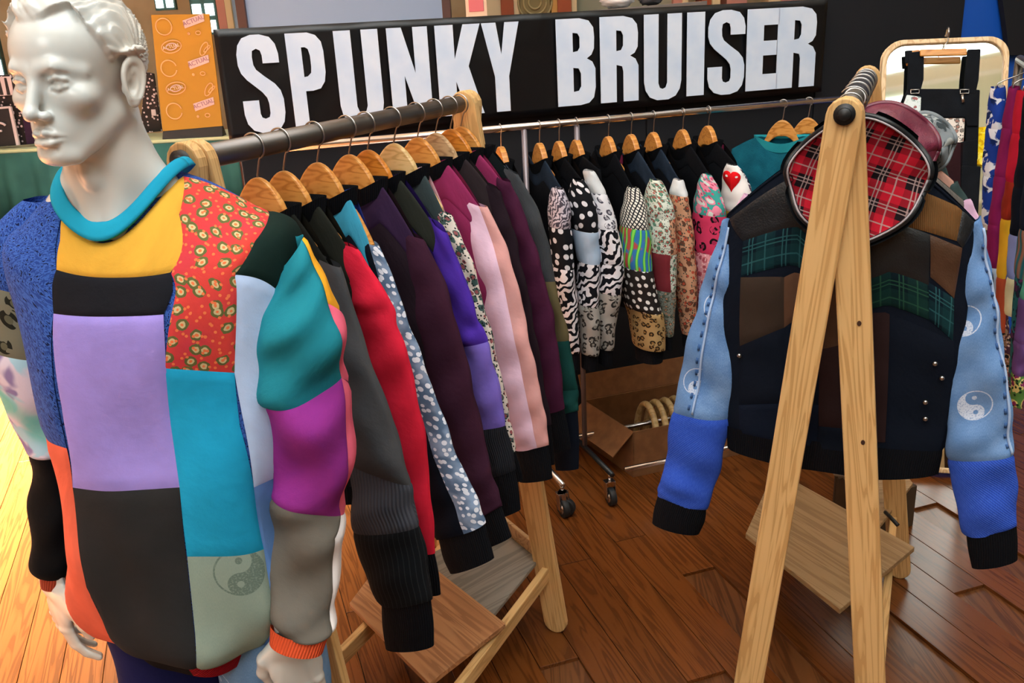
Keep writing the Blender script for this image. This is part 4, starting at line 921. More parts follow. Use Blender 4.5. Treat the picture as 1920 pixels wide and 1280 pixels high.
# printed wrap: black and white rings along the bar
mwrap = [plainmat('white bar wrap', 'e0dcd8', .6), plainmat('black bar wrap', '24222a', .6)]
for k in range(50):
    s_ = .25+.012*k; c = N0+BR*s_+UP*ZB
    V, Fs = tubeVF([c, c+BR*.0116], .0245 if k % 2 else .0235, 18); mk('wrap_ring', V, Fs, mwrap[k % 2], rr_)
for k in range(14):
    s_ = .035+.02*k
def RB(s_): return N0+BR*s_+UP*ZB
M_ply2 = wood('shade toned plywood', 'a98a62', '98784f', '866848', .6, .7, 0)  # darker, greyer plywood: the shadow on these boards is put into the colour
# boards on the lower rails
slab('shelf_board', [atz(*q, .262) for q in [(1452, 880), (1715, 1025), (1575, 1142), (1398, 1000)]], .016, M_ply2, rr_)
c4 = [atz(*q, .245) for q in [(1560, 850), (1660, 845), (1712, 905), (1650, 985)]]
slab('shelf_board', c4, .012, M_ply2, rr_)
c5 = [atz(*q, .07) for q in [(1660, 985), (1712, 910)]]
# storage box behind board
cc = atz(1690, 1010, .0); 
o = thing('storage_box', 'dark brown box on the floor behind the right shelf board', 'box', cc.tolist())
mdk = plainmat('dark brown board', '4a3826', .7)
e0, e1 = atz(1640, 1010, 0), atz(1712, 985, 0); dd = AN*.22
hexa('box_side', [e0, e1, e1+AN*.012, e0+AN*.012, e0+UP*.16, e1+UP*.16, e1+AN*.012+UP*.16, e0+AN*.012+UP*.16], mdk, o)
hexa('box_side', [e1, e1+dd, e1+dd-AB*.012, e1-AB*.012, e1+UP*.16, e1+dd+UP*.16, e1+dd-AB*.012+UP*.16, e1-AB*.012+UP*.16], mdk, o)
hexa('box_side', [e0, e0+AB*.012, e0+dd+AB*.012, e0+dd, e0+UP*.16, e0+AB*.012+UP*.16, e0+dd+AB*.012+UP*.16, e0+dd+UP*.16], mdk, o)
hexa('box_side', [e0+dd, e1+dd, e1+dd+AN*.012, e0+dd+AN*.012, e0+dd+UP*.16, e1+dd+UP*.16, e1+dd+AN*.012+UP*.16, e0+dd+AN*.012+UP*.16], mdk, o)
tag(tube('buckle_strap', catmull([atz(1660, 960, .275), atz(1672, 972, .285), atz(1684, 985, .275)], 12), .006, M_blackpl), 'small black strap with a buckle lying on the right shelf board', 'strap')
tag(blob('paper_bag', atz(1588, 880, .29), (.05, .03, .03), plainmat('crumpled grey paper', 'b8b4a8', .7), seed=9), 'crumpled grey paper on the right rack shelf', 'paper')

# front jacket: patchwork body, denim and cobalt sleeves, plaid lined hood
s0 = .095; Ob = RB(s0)
YD = fab('yin', '5a84ba', '84aada', 'd4e0f2', sc=1.0); DN2 = fab('denim', '527cb6', '8cb2e0'); COB = fab('twill', '2f55c4', '466ad6')
BLEA = fab('leather', '16191c', '22262a'); BRL = fab('leather', '4a3222', '5c4030'); TCO = fab('cord', '7a5632', '6a4828'); GPL = fab('plaid', '123438', '0b1a24', '2c5c60'); NVY = fab('plain', '0e1420')
DBW = fab('plain', '3a2e26'); MBR = fab('plain', '2c1c1c'); GPL2 = fab('plaid', '12302c', '0a1a20', '28503c'); SUE = fab('plain', '5a4030')
sR = [(1795,425,1842,405),(1793,470,1850,470),(1796,540,1866,540),(1790,610,1876,610),(1780,700,1890,700),(1772,790,1897,790),(1776,860,1903,850),(1788,930,1908,925),(1806,1003,1909,985)]
sL = [(1392,415,1356,408),(1394,470,1338,470),(1388,540,1315,540),(1386,600,1298,600),(1380,690,1278,690),(1372,780,1262,765),(1358,850,1250,850),(1340,910,1236,900),(1328,955,1232,925)]
def toPl(px, py): p = onpl(px, py, Ob, BR)-Ob; return float(np.dot(p, PR)), float(p[2])
usR = toPl(1836, 408); usL = toPl(1362, 408)
us = (usR[0]-usL[0])/2; mid = (usR[0]+usL[0])/2; ws = (usR[1]+usL[1])/2
Oj = Ob+PR*mid*.9
t, BS = garment('hooded_jacket', 'hooded patchwork jacket with denim and cobalt sleeves and red plaid hood lining', 'jacket', Oj, PR, BR, NVY, (us, ws), None, [], None, None, bodyp=[((0, 0), (0, .01), (.5, 0), (.5, .01), NVY)], collar=False, th=.05, hemw=toPl(1600, 830)[1], hemu=us*.93, wneck=-.10, un=.09, bkmat=NVY, hemband=False)
BS.S = None
base = Surf(BS.f, BS.sgn)
panel('lining', base, (((0, 0), (0, 1.0)), ((.5, 0), (.5, 1.0))), NVY, 30, 24, t, .0, out=-.004)
def jp(L_, R_, mat, name='fabric_panel', S=BS, par=None, n=14, m=12, out=0, gr=.003, label=None, tr=(0, 1.0), ar=(0, .5)):
    a = [S.inv(x, y, arange=ar, trange=tr) for x, y in L_]; c = [S.inv(x, y, arange=ar, trange=tr) for x, y in R_]
    return panel(name, S, (a, c), mat, n, m, par or t, gr, out, label)
def jq(quads):
    for L_, R_, m_ in quads: jp(L_, R_, m_)
jq([([(1366,410),(1392,452)], [(1490,330),(1530,452)], BLEA), ([(1530,330),(1530,452)], [(1600,345),(1600,452)], BLEA),
    ([(1392,452),(1388,520)], [(1530,452),(1530,520)], GPL), ([(1388,520),(1386,650)], [(1470,520),(1470,615)], DBW), ([(1470,520),(1470,615)], [(1540,520),(1540,590)], SUE),
    ([(1540,452),(1540,655)], [(1600,452),(1600,640)], BRL), ([(1386,650),(1384,760)], [(1470,615),(1470,760)], NVY), ([(1470,615),(1470,760)], [(1540,590),(1535,760)], NVY),
    ([(1384,760),(1386,815)], [(1535,760),(1530,845)], fab('plain', '101828')), ([(1535,655),(1535,800)], [(1600,640),(1600,805)], MBR), ([(1535,800),(1532,850)], [(1600,805),(1600,860)], NVY),
    ([(1600,345),(1600,445)], [(1665,360),(1665,455)], BLEA), ([(1665,360),(1665,430)], [(1812,385),(1795,452)], TCO), ([(1812,385),(1795,452)], [(1836,410),(1806,465)], BLEA),
    ([(1600,455),(1600,530)], [(1745,440),(1742,535)], BLEA), ([(1745,440),(1745,520)], [(1806,465),(1790,560)], BRL), ([(1600,530),(1600,585)], [(1742,535),(1742,600)], GPL2), ([(1742,530),(1742,600)], [(1790,560),(1788,640)], GPL),
    ([(1600,585),(1600,830)], [(1668,590),(1660,830)], MBR), ([(1668,590),(1660,850)], [(1790,640),(1788,850)], NVY)])
panel('hem_band', base, (((0, .98), (0, 1.1)), ((.5, .98), (.5, 1.1))), BK, 30, 4, t, .001); panel('hem_band', base, (((.5, .98), (.5, 1.1)), ((1, .98), (1, 1.1))), BK, 30, 4, t, .001)
def slv2(LRp, name, segs, cuff, seed, sgn):
    LR = [(onpl(a, b_, Ob-BR*.0, BR), onpl(c, d, Ob, BR)) for a, b_, c, d in LRp]
    S = fixsgn(sleeve_surf(LR, BR, .42, .005, seed)); n = len(LRp)-1
    for t0, t1, m_, a0, a1 in segs: panel(name, S, (((a0, t0/n), (a0, t1/n)), ((a1, t0/n), (a1, t1/n))), m_, max(6, int(40*(a1-a0))), int(90*(t1-t0)/n), t, .003)
    L2 = [LR[-1]]+[(onpl(a, b_, Ob, BR), onpl(c, d, Ob, BR)) for a, b_, c, d in cuff]
    ctr = (L2[0][0]+L2[0][1])/2; L2[0] = (ctr+(L2[0][0]-ctr)*.92+UP*.008, ctr+(L2[0][1]-ctr)*.92+UP*.008)
    C = fixsgn(sleeve_surf(L2, BR, .42)); panel('cuff', C, (((0, 0), (0, 1)), ((1, 0), (1, 1))), BK, 40, 12, t, 0)
    return S
S_R = slv2(sR, 'sleeve_panel', [(0, 6, YD, .07, .56), (0, 6, DN2, .56, 1.07), (6, 8, COB, 0, 1)], [(1815,1030,1908,1012),(1822,1063,1908,1048)], 31, 1)
S_L = slv2(sL, 'sleeve_panel', [(0, 5.05, YD, -.06, .22), (0, 5.05, DN2, .22, .5), (0, 5.05, DN2, .5, .94), (5.05, 8, COB, 0, 1)], [(1322,975,1226,955),(1311,1000,1223,978)], 32, -1)
# contrast seams with puckers on the denim
mseam = fab('denim', '8fb4e4', 'd4e4f8'); mdks = fab('denim', '3a5a8c', '4a6ca0')
def seamline(S, a, t0, t1, mat, wd=.004, name='seam'):
    P = []; tt = np.linspace(t0, t1, 60)
    Pp = S(np.full(60, a), tt); e = 1e-3; Nn = np.cross(S(a+e, tt)-S(a-e, tt), S(np.full(60, a), tt+e)-S(np.full(60, a), tt-e))*S.sgn; Nn /= np.linalg.norm(Nn, axis=1)[:, None]
    tube(name, Pp+Nn*.0005, wd, mat, t, 6)
seamline(S_R, .08, .04, .74, mseam, .0028); seamline(S_L, .21, .03, .62, mseam, .0028)
for k in range(16):
    for S_, a_, tt_ in ((S_R, .105, .1+.04*k), (S_L, .185, .1+.033*k)):
        p = S_(a_, tt_); q = S_(a_, tt_+.014); V, Fs = tubeVF([p, q], [.003, .003], 6); mk('seam_pucker', V, Fs, mdks, t)
for px, py in [(1387, 665), (1753, 680), (1766, 707), (1735, 752), (1735, 783)]:
    a_, t_ = BS.inv(px, py, arange=(0, .5)); p = BS(a_, t_); V, Fs = tubeVF([p-BR*.004, p-BR*.009], [.006, .004], 12); mk('snap_button', V, Fs, M_steel, t)
hanger(Ob, PR, BR, 'wood hanger inside the red plaid hood on the right rack', None, M_hang, crest=-.09, hw=.2, tip=(us, ws-.02), deep=.06)
# hood: bowl open to the front with red tartan lining and pale piping
def hood(name_lab, ctr_px, rx, rz, s_, dep, lin_m, out_m, parent, tilt=.0, piping=True, ztop=0, crump=0):
    c = onpl(*ctr_px, RB(s_), BR)
    def hf(a, r_):
        ph = 2*np.pi*a; x = np.cos(ph)*rx*np.sin(r_*np.pi/2); z = np.sin(ph)*rz*np.sin(r_*np.pi/2)*(1-.12*np.cos(2*ph)); d = dep*np.cos(r_*np.pi/2)
        x = x*(1+.03*np.sin(5*ph)*r_); d = d+.010*np.sin(7*ph+3*r_)*r_*r_*.8+.03*r_*np.cos(ph)**2+ztop*np.sin(ph)*r_
        if crump: d = d+crump*(np.sin(9*x/rx+4*z/rz)+.8*np.sin(7*z/rz-5*x/rx+2)+.5*np.sin(15*x/rx+1))*.6*np.minimum(1, 1.6*(1.05-r_)+.2)
        return c+PR*np.asarray(x)[..., None]+UP*np.asarray(z)[..., None]+BR*np.asarray(d)[..., None]
    S1 = Surf(hf); I = np.linspace(0, 1, 4)
    e=1e-3; a0, t0 = .1, .5; Nn = np.cross(S1(a0+e, t0)-S1(a0-e, t0), S1(a0, t0+e)-S1(a0, t0-e)); S1.sgn = 1 if np.dot(Nn, -BR) > 0 else -1
    panel('hood_lining', S1, (((0, .03), (0, 1)), ((.5, .03), (.5, 1))), lin_m, 40, 16, parent, .002)
    panel('hood_lining', S1, (((.5, .03), (.5, 1)), ((1, .03), (1, 1))), lin_m, 40, 16, parent, .002)
    S2 = Surf(hf, -S1.sgn); panel('hood_shell', S2, (((0, .0), (0, 1)), ((1, .0), (1, 1))), out_m, 60, 16, parent, 0, out=.012)
    A = np.linspace(0, 1, 61); P = S1(A, np.full(61, 1.0)); tube('hood_edge', P, .006, out_m, parent, 8)
    if piping: P2 = (P-c)*.97+c-BR*.009; tube('piping', P2, .002, fab('plain', 'a8a0a4'), parent, 6)
    return S1, c
RPL = fab('plaidobj', 'b0182a', '181014', 'a08884', sc=.85)
hood('', (1604, 338), .133, .108, .004, .030, RPL, BLEA, t, ztop=.02)
# garments behind the front jacket
TAN, BEI, HER, SAL, DGR, MLE = fab('plain', '8a7454'), fab('plain', 'b0a08c'), fab('twill', '6c6660', '524c48'), fab('plain', 'c99a88'), fab('plain', '3a4a48'), fab('leather', '5c1c30', '742a40')
CAM = fab('camo', '7d8488', '3c4448', 'a4a8a6', sc=.6); LPK = fab('plain', 'e4b8d4')
def behind(s_, lab, body, R_px, L_px, yoke=None, slv=None, pan=None, hw=-.62, cuffs=None, hoodspec=None, cat='jacket', hlab=''):
    O2 = RB(s_); r = onpl(*R_px, O2, BR)-O2; l = onpl(*L_px, O2, BR)-O2
    r_, l_ = float(np.dot(r, PR)), float(np.dot(l, PR)); us_ = (r_-l_)/2; m_ = (r_+l_)/2; ws_ = float(r[2]+l[2])/2
    yk = yoke or body
    t2, B2 = garment('jacket', lab, cat, O2+PR*m_*.7, PR, BR, body, (us_, ws_), slv, pan or [], cuffs, None, bodyp=[((0, 0), (0, .16), (.5, 0), (.5, .16), yk), ((0, .16), (0, 1), (.5, .16), (.5, 1), body)], th=.026, hemw=hw, k=.36, wneck=-.10, seed=int(s_*100))
    hanger(O2, PR, BR, hlab, 'wooden hangers on the right rack', M_hang, tip=(us_, ws_-.01), rr=.025)
    return t2
b1 = behind(.20, 'taupe herringbone jacket with black patch and pink sleeve behind the patchwork jacket', HER, (1822, 385), (1400, 372), slv=[(1790,380,1822,372),(1800,440,1846,440),(1802,520,1862,520),(1800,620,1870,620),(1796,720,1876,720),(1800,800,1880,800)], pan=[(0,1,LPK,-.2,.3),(0,1,BLK,.3,.8),(1,5,BLK)], yoke=HER, hlab='wood hanger inside the taupe herringbone jacket on the right rack')
tube('hem_trim', catmull([onpl(x, y, RB(.20), BR) for x, y in [(1690,886),(1712,880),(1738,866),(1754,840),(1760,812)]], 20), .008, fab('plain', 'd8cbb8'), b1, 8)
b2 = behind(.33, 'salmon and dark green jacket behind the taupe herringbone one', SAL, (1798, 345), (1455, 330), slv=[(1772,345,1798,340),(1782,400,1826,400),(1786,480,1840,480),(1788,580,1848,580),(1786,700,1852,700),(1790,780,1856,780)], pan=[(0,5,DGR)], yoke=SAL, hlab='wood hanger inside the salmon and dark green jacket')
b3 = behind(.45, 'beige and tan jacket with camouflage hood in the middle of the right rack', TAN, (1775, 315), (1480, 305), slv=[(1750,315,1775,312),(1760,380,1800,380),(1764,460,1812,460),(1764,560,1818,560),(1762,660,1822,660),(1766,740,1826,740)], pan=[(0,5,DGR)], yoke=BEI, hlab='wood hanger inside the beige jacket with the camouflage hood')
hood('', (1728, 272), .066, .058, .33, -.055, CAM, CAM, b3, piping=False, ztop=.03, crump=.012)
b4 = behind(.57, 'burgundy leather hooded jacket behind the red plaid hood', MLE, (1755, 290), (1500, 290), slv=[(1732,290,1755,287),(1742,350,1780,350),(1744,430,1790,430),(1744,530,1795,530),(1742,630,1800,630),(1746,700,1802,700)], pan=[(0,5,MLE)], yoke=MLE, hlab='wood hanger inside the burgundy leather hooded jacket')
hood('', (1652, 285), .110, .085, .20, -.045, MLE, MLE, b4, piping=False, ztop=.05, crump=.012)
b5 = behind(.68, 'black jacket near the far end of the right rack', BLK, (1742, 270), (1520, 270), slv=[(1720,270,1742,267),(1730,330,1764,330),(1732,400,1774,400),(1732,490,1778,490),(1732,590,1782,590),(1734,650,1784,650)], pan=[(0,5,BLK)], hlab='wood hanger inside the black jacket near the far end of the right rack')
b6 = behind(.76, 'light patterned jacket at the far end of the right rack', fab('camo', 'c4bcae', '8c8478', 'dcd8cc', sc=.5), (1738, 262), (1528, 255), slv=[(1716,262,1738,260),(1724,320,1756,320),(1726,390,1766,390),(1728,480,1770,480),(1728,570,1774,570),(1730,630,1776,630)], pan=[(0,5,CAM)], hlab='wood hanger farthest away on the right rack, inside the light patterned jacket')

# ------------------------------------------------------------------ mirror with overalls
MN_ = az(196); MNt = MN_*math.cos(math.radians(18))+UP*math.sin(math.radians(18)); MW = np.array([-MN_[1], MN_[0], 0]); MP = np.array([1.95, 3.55, 1.5])
MV = np.cross(MW, MNt) if np.cross(MW, MNt)[2] > 0 else np.cross(MNt, MW)
def mp(px, py, off=0.): return onpl(px, py, MP+MNt*off, MNt)
c_tl, c_tr = mp(1655, 78), mp(1893, 70)
def mc(p): d = p-c_tl; return np.dot(d, MW), np.dot(d, MV)
wR = abs(mc(c_tr)[0]); sg = 1 if mc(c_tr)[0] > 0 else -1
if sg < 0: MW = -MW
wR = float(np.dot(c_tr-c_tl, MW)); hM = float(np.dot(mp(1842, 420)-c_tl, MV)); zb = None
hgt = (c_tl[2]-.02)/MV[2]
def rrect(w_, h_, r_, n=8):
    P = []
    for cx, cy, a0 in ((w_-r_, -r_, 0), (r_, -r_, 90), (r_, -h_+r_, 180), (w_-r_, -h_+r_, 270)):
        for a in np.linspace(a0, a0+90, n): P.append((cx+r_*math.cos(math.radians(a)), cy+r_*math.sin(math.radians(a))))
    return P
t = thing('mirror', 'tall leaning mirror with rounded pale wood frame right of the partition', 'mirror', (c_tl+MW*wR/2-MV*hgt).tolist())
oP = rrect(wR, hgt, .075); iP = [(wR/2+(x-wR/2)*(1-.036/wR), -hgt/2+(y+hgt/2)*(1-.036/hgt)) for x, y in oP]; m = len(oP)
def M3(x, y, d): return c_tl+MW*x+MV*y+MNt*d
V = [M3(x, y, -.02) for x, y in oP]+[M3(x, y, .015) for x, y in oP]+[M3(x, y, .015) for x, y in iP]+[M3(x, y, -.004) for x, y in iP]
Fs = []
for k in range(m):
    j = (k+1) % m
    for r_ in range(3): Fs.append((r_*m+k, r_*m+j, (r_+1)*m+j, (r_+1)*m+k))
Fs.append(tuple(range(m)))
o = mk('mirror_frame', V, Fs, wood('pale bent wood', 'ecd0a4', 'dcb888', 'c29a68', .5, .7), t, smooth=False); bevel(o, .004)
mir = Mat('silvered mirror glass', 'Object').done('eef2ec', .03, metal=1)
mk('mirror_glass', [M3(x, y, .0) for x, y in iP], [tuple(range(m))], mir, t, smooth=False)
hk = mp(1777, 62, .03); tube('hook', catmull([M3(*mc(hk), -.01)+0*UP, hk+MV*.02, hk+MNt*.02, hk-MV*.02+MNt*.01], 12), .004, M_steel, t, 6)
def plate(name, pxs, off, th, mat, par, label=None, pill=.004):
    o = prism(name, [mp(x, y, off) for x, y in pxs], MNt, th, mat, par, pill)
    if label: o['label'] = label
    co = (np.array([mc(np.array(v.co)+wloc(par)) for v in o.data.vertices]))
    l = o.data.uv_layers.new(name='UVMap'); idx = np.empty(len(o.data.loops), np.int32); o.data.loops.foreach_get('vertex_index', idx); l.data.foreach_set('uv', co[idx].ravel())
    return o
BLD = fab('denim', '0d0f13', '191c22')
t = thing('overalls', 'black denim overalls with white floral pockets hanging in front of the mirror', 'overalls', mp(1775, 250, .04).tolist())
plate('strap', [(1703,100),(1732,96),(1731,150),(1725,172),(1700,172),(1702,118)], .04, .012, BLD, t)
plate('strap', [(1813,94),(1838,93),(1834,150),(1828,178),(1806,176),(1808,140)], .04, .012, BLD, t)
plate('strap_end', [(1696,96),(1710,95),(1708,118),(1697,120)], .036, .01, BLD, t); 
plate('bib', [(1700,168),(1810,168),(1836,170),(1833,238),(1812,238),(1808,222),(1728,222),(1690,214),(1694,184)], .035, .016, BLD, t)
plate('pocket', [(1700,178),(1727,182),(1724,246),(1690,240),(1692,200)], .052, .006, fab('floral', 'e0ecec', '8aa0a0', 'a86a6a', 'c8dcd8', sc=.7), t, 'white pocket with faint flowers')
plate('side_panel', [(1812,170),(1836,170),(1832,300),(1808,300)], .03, .014, BLD, t)
plate('floral_panel', [(1735,222),(1809,222),(1806,270),(1760,272),(1742,262)], .04, .008, fab('floral', 'e6ddd4', '8a8078', 'a8786c', '5c5854', sc=.6), t, 'off white floral waist panel')
plate('trouser_leg', [(1735,268),(1806,268),(1800,420),(1728,420)], .03, .02, fab('plain', '2a1418'), t); plate('trouser_leg', [(1797,268),(1832,262),(1826,420),(1796,420)], .03, .02, BLD, t)
for px in (1716, 1826 if 0 else 1809):
    c = mp(px, 172, .056); P = [c+MW*x*.001+MV*y*.001 for x, y in ((-16, 8), (14, 8), (14, -6), (-16, -6), (-16, 8))]; tube('buckle', P, .0022, M_steel, t, 6)
P = [mp(1804, 178, .056), mp(1806, 192, .058)]; tube('buckle', P, .006, M_steel, t, 8)
t = thing('coat_hanger', 'flat orange wood hanger holding the overalls on the mirror', 'hanger', mp(1777, 100, .06).tolist())
plate('hanger_arms', [(1724,94),(1812,92),(1812,105),(1724,107)], .05, .012, M_hang, t); plate('hanger_arms', [(1702,96),(1724,94),(1724,107),(1704,116)], .03, .01, M_hang, t)
tube('hook', catmull([mp(1770, 96, .056), mp(1772, 84, .056), mp(1778, 76, .05), mp(1776, 66, .035), mp(1771, 68, .03)], 20), .002, M_steel, t, 6)
yl = fab('camo', 'f2d21c', 'd8a810', 'f8e860', sc=.35)
t = thing('yellow_top', 'bright yellow printed top hanging at the right edge of the mirror', 'shirt', mp(1838, 270, .03).tolist())
plate('body_panel', [(1822,240),(1852,238),(1846,312),(1815,308)], .02, .012, yl, t)
t = thing('black_bag', 'black cloth bag hanging below the yellow top at the mirror', 'bag', mp(1820, 360, .03).tolist())
plate('bag_body', [(1800,312),(1836,314),(1830,420),(1796,420)], .025, .03, BLD, t)

# ------------------------------------------------------------------ colourful garments at the far right
FR = [ # photo px edges, plane depth y, materials by stations
 ('navy and white printed garment left of the maroon one at the right edge', 2.75, [(1858,165,1884,160),(1850,240,1882,240),(1844,330,1870,330),(1842,420,1864,420),(1840,560,1860,560),(1842,700,1860,700)], [fab('camo', '1c3c94', 'dce4f0', '14285c', sc=.8)]*3+[fab('floral', 'b8b4ac', '4a4640', '7a7468', '302c2a', sc=.6)]*2),
 ('long maroon garment at the right edge', 2.62, [(1892,165,1912,160),(1880,240,1904,240),(1866,330,1888,330),(1854,420,1876,420),(1852,500,1872,500),(1866,560,1880,560)], [fab('plain', '7c1a50')]*4+[LBL]),
 ('scarlet and mustard garment at the right edge', 2.5, [(1908,170,1930,168),(1898,250,1924,250),(1886,340,1908,340),(1878,410,1898,410),(1870,520,1886,520),(1866,620,1884,620)], [fab('plain', 'b81c34')]*2+[fab('plain', '8c2818')]+[fab('plain', 'd8a428')]*1+[fab('plain', 'a8482c')]),
 ('navy garment with lilac and cream patch at the right edge', 2.38, [(1920,180,1944,178),(1914,260,1940,260),(1902,350,1926,350),(1894,440,1914,440),(1888,520,1910,520),(1884,590,1906,590)], [fab('plain', '10141f')]*3+[fab('plain', '8a94c8')]+[fab('plain', 'e4deb0')]),
 ('teal striped patchwork garment at the right edge', 2.28, [(1934,250,1960,250),(1922,340,1950,340),(1912,430,1940,430),(1904,520,1930,520),(1898,610,1922,610),(1892,720,1914,720)], [fab('plain', '161c2c')]*2+[fab('rib', '2c6c70', 'd06a2c', sc=4)]+[fab('floral', '2a6a6c', '302a3c', '5a2c50', '12343a')]*2),
 ('violet patchwork garment hanging lowest at the right edge', 2.2, [(1930,480,1960,480),(1914,560,1944,560),(1904,640,1932,640),(1898,700,1922,700),(1896,760,1916,760)], [fab('plain', '58a890')]*1+[fab('plain', '6a4a84')]*2+[fab('floral', '5c8c44', 'd8cc80', '8a3060', '243c28')]),
 ('dark printed garment with a green hem tip at the right edge', 2.7, [(1868,560,1886,560),(1872,620,1892,620),(1880,680,1900,680),(1884,740,1902,740),(1886,775,1896,775)], [fab('floral', '4a2c38', '9a7c60', '1c1c20', 'c8a8a0')]*3+[fab('floral', '7cc860', '3c3c40', 'b8d8a0', '2a5a34')]),
]
rail = [aty(1908, 118, 2.85)+UP*.02, aty(1975, 30, 2.1)+UP*.0]
r0, r1 = aty(1915, 130, 2.9), aty(1990, 110, 2.1); r0[2] = r1[2] = 1.56
t = thing('clothes_rack', 'dark clothes rail just beyond the right edge of the photograph', 'rack', [float(r1[0]), float(r1[1]), 0])
r0x = r0+(r0-r1)*.1; tube('hanging_bar', [r0x, r1-(r0-r1)*1.02], .014, M_pipe, t, 12)
for e_ in (r1-(r0-r1)*1.0,): tube('upright', [np.array([e_[0], e_[1], .01]), e_], .014, M_pipe, t, 12)
tube('upright', [np.array([r0x[0], r0x[1], .01]), r0x], .014, M_pipe, t, 12)
dR = (r1-r0)/np.linalg.norm(r1-r0)
for i, (lab, y, st, ms) in enumerate(FR):
    ln = [(aty(a, b_, y), aty(c, d, y)) for a, b_, c, d in st]; n = len(st)-1
    S = fixsgn(sleeve_surf(ln, np.array([.15, 1., 0]), 1.6, .002, 50+i)); t = thing('printed_garment', lab, 'garment', ((ln[0][0]+ln[0][1])/2).tolist(), 'colourful garments at the right edge')
    for k, m_ in enumerate(ms): panel('fabric_panel', S, (((0, k/n), (0, (k+1)/n)), ((1, k/n), (1, (k+1)/n))), m_, 24, 14, t, .002)
    c = (ln[0][0]+ln[0][1])/2; f = (y-2.1)/.8; rp = r1+(r0-r1)*f
    tube('hook', catmull([c-UP*.02, c+UP*.01, rp-UP*.02, rp+UP*.017], 10), .002, M_steel, t, 6)

# ================================================================== mannequin
MO = np.array([-.545, 1.385, 0])
HF, HL = az(196), az(106)                     # the head looks this way / its left side
TF, TL = az(186), az(96)                      # torso
HC = aty(146, 148, 1.335)                     # centre of the head at eye level
# ---- small signed distance toolbox (head space: x left, y forward, z up)
def smin(a, b, k): h = np.clip(.5+.5*(b-a)/k, 0, 1); return b*(1-h)+a*h-k*h*(1-h)
def smax(a, b, k): return -smin(-a, -b, k)
def ell(P, c, r):
    q = (P-np.array(c, np.float32))/np.array(r, np.float32); l = np.sqrt((q**2).sum(-1)); g = np.sqrt(((q/np.array(r, np.float32))**2).sum(-1))
    return l*(l-1)/(g+1e-9)
def cap(P, a, b, ra, rb=None):
    rb = ra if rb is None else rb; a, b = np.array(a, np.float32), np.array(b, np.float32); ab = b-a
    h = np.clip(((P-a)@ab)/float(ab@ab), 0, 1); return np.linalg.norm(P-a-h[..., None]*ab, axis=-1)-(ra+(rb-ra)*h)
def chain(P, pts, rs, k=.004):
    d = None
    for i in range(len(pts)-1):
        e = cap(P, pts[i], pts[i+1], rs[i], rs[i+1]); d = e if d is None else smin(d, e, k)
    return d
def nets(f, lo, hi, h):
    lo, hi = np.array(lo, float), np.array(hi, float); H8 = h*5
    nc = np.ceil((hi-lo)/H8).astype(int)+1
    G = np.stack(np.meshgrid(*[lo[i]+H8*np.arange(nc[i]) for i in range(3)], indexing='ij'), -1).astype(np.float32)
    dc = f(G.reshape(-1, 3)).reshape(G.shape[:3])
    n = (nc-1)*5+1; val = np.repeat(np.repeat(np.repeat(dc, 5, 0), 5, 1), 5, 2)[2:, 2:, 2:]
    pad = [(0, max(0, n[i]-val.shape[i])) for i in range(3)]; val = np.pad(val, pad, mode='edge')[:n[0], :n[1], :n[2]]
    m = np.argwhere(np.abs(val) < H8*1.25)
    vv = np.empty(len(m), np.float32)
    for i in range(0, len(m), 400000):
        vv[i:i+400000] = f((lo+m[i:i+400000]*h).astype(np.float32))
    val[m[:, 0], m[:, 1], m[:, 2]] = vv
    val[[0, -1]] = np.abs(val[[0, -1]])+1e-4; val[:, [0, -1]] = np.abs(val[:, [0, -1]])+1e-4; val[:, :, [0, -1]] = np.abs(val[:, :, [0, -1]])+1e-4
    s = val < 0; c = np.zeros(tuple(np.array(val.shape)-1), np.int8)
    offs = [(i, j, k) for i in (0, 1) for j in (0, 1) for k in (0, 1)]
    for o in offs: c += s[o[0]:s.shape[0]-1+o[0], o[1]:s.shape[1]-1+o[1], o[2]:s.shape[2]-1+o[2]]
    cells = np.argwhere((c > 0) & (c < 8)); idm = -np.ones(c.shape, np.int64); idm[cells[:, 0], cells[:, 1], cells[:, 2]] = np.arange(len(cells))
    acc = np.zeros((len(cells), 3)); cnt = np.zeros(len(cells))
    for a in offs:
        for ax in range(3):
            if a[ax]: continue
            b = list(a); b[ax] = 1
            va = val[cells[:, 0]+a[0], cells[:, 1]+a[1], cells[:, 2]+a[2]]; vb = val[cells[:, 0]+b[0], cells[:, 1]+b[1], cells[:, 2]+b[2]]
            x = (va < 0) != (vb < 0); t_ = np.where(x, va/np.where(x, va-vb, 1), 0)
            p = np.tile(np.array(a, float), (len(cells), 1)); p[:, ax] += t_; acc += p*x[:, None]; cnt += x
    V = lo+(cells+acc/np.maximum(cnt, 1)[:, None])*h; F_ = []
    for ax in range(3):
        u_, v_ = (ax+1) % 3, (ax+2) % 3
        sl0 = [slice(None)]*3; sl1 = [slice(None)]*3; sl0[ax] = slice(0, -1); sl1[ax] = slice(1, None)
        x = s[tuple(sl0)] != s[tuple(sl1)]; e = np.argwhere(x); e = e[(e[:, u_] > 0) & (e[:, v_] > 0) & (e[:, u_] < c.shape[u_]) & (e[:, v_] < c.shape[v_])]
        def cid(du, dv): q = e.copy(); q[:, u_] -= du; q[:, v_] -= dv; return idm[q[:, 0], q[:, 1], q[:, 2]]
        Q = np.stack([cid(1, 1), cid(0, 1), cid(0, 0), cid(1, 0)], 1); ins = s[e[:, 0], e[:, 1], e[:, 2]]
        Q[~ins] = Q[~ins][:, ::-1]; F_.append(Q)
    F_ = np.concatenate(F_); F_ = F_[(F_ >= 0).all(1)]
    return V, F_
HS = .97
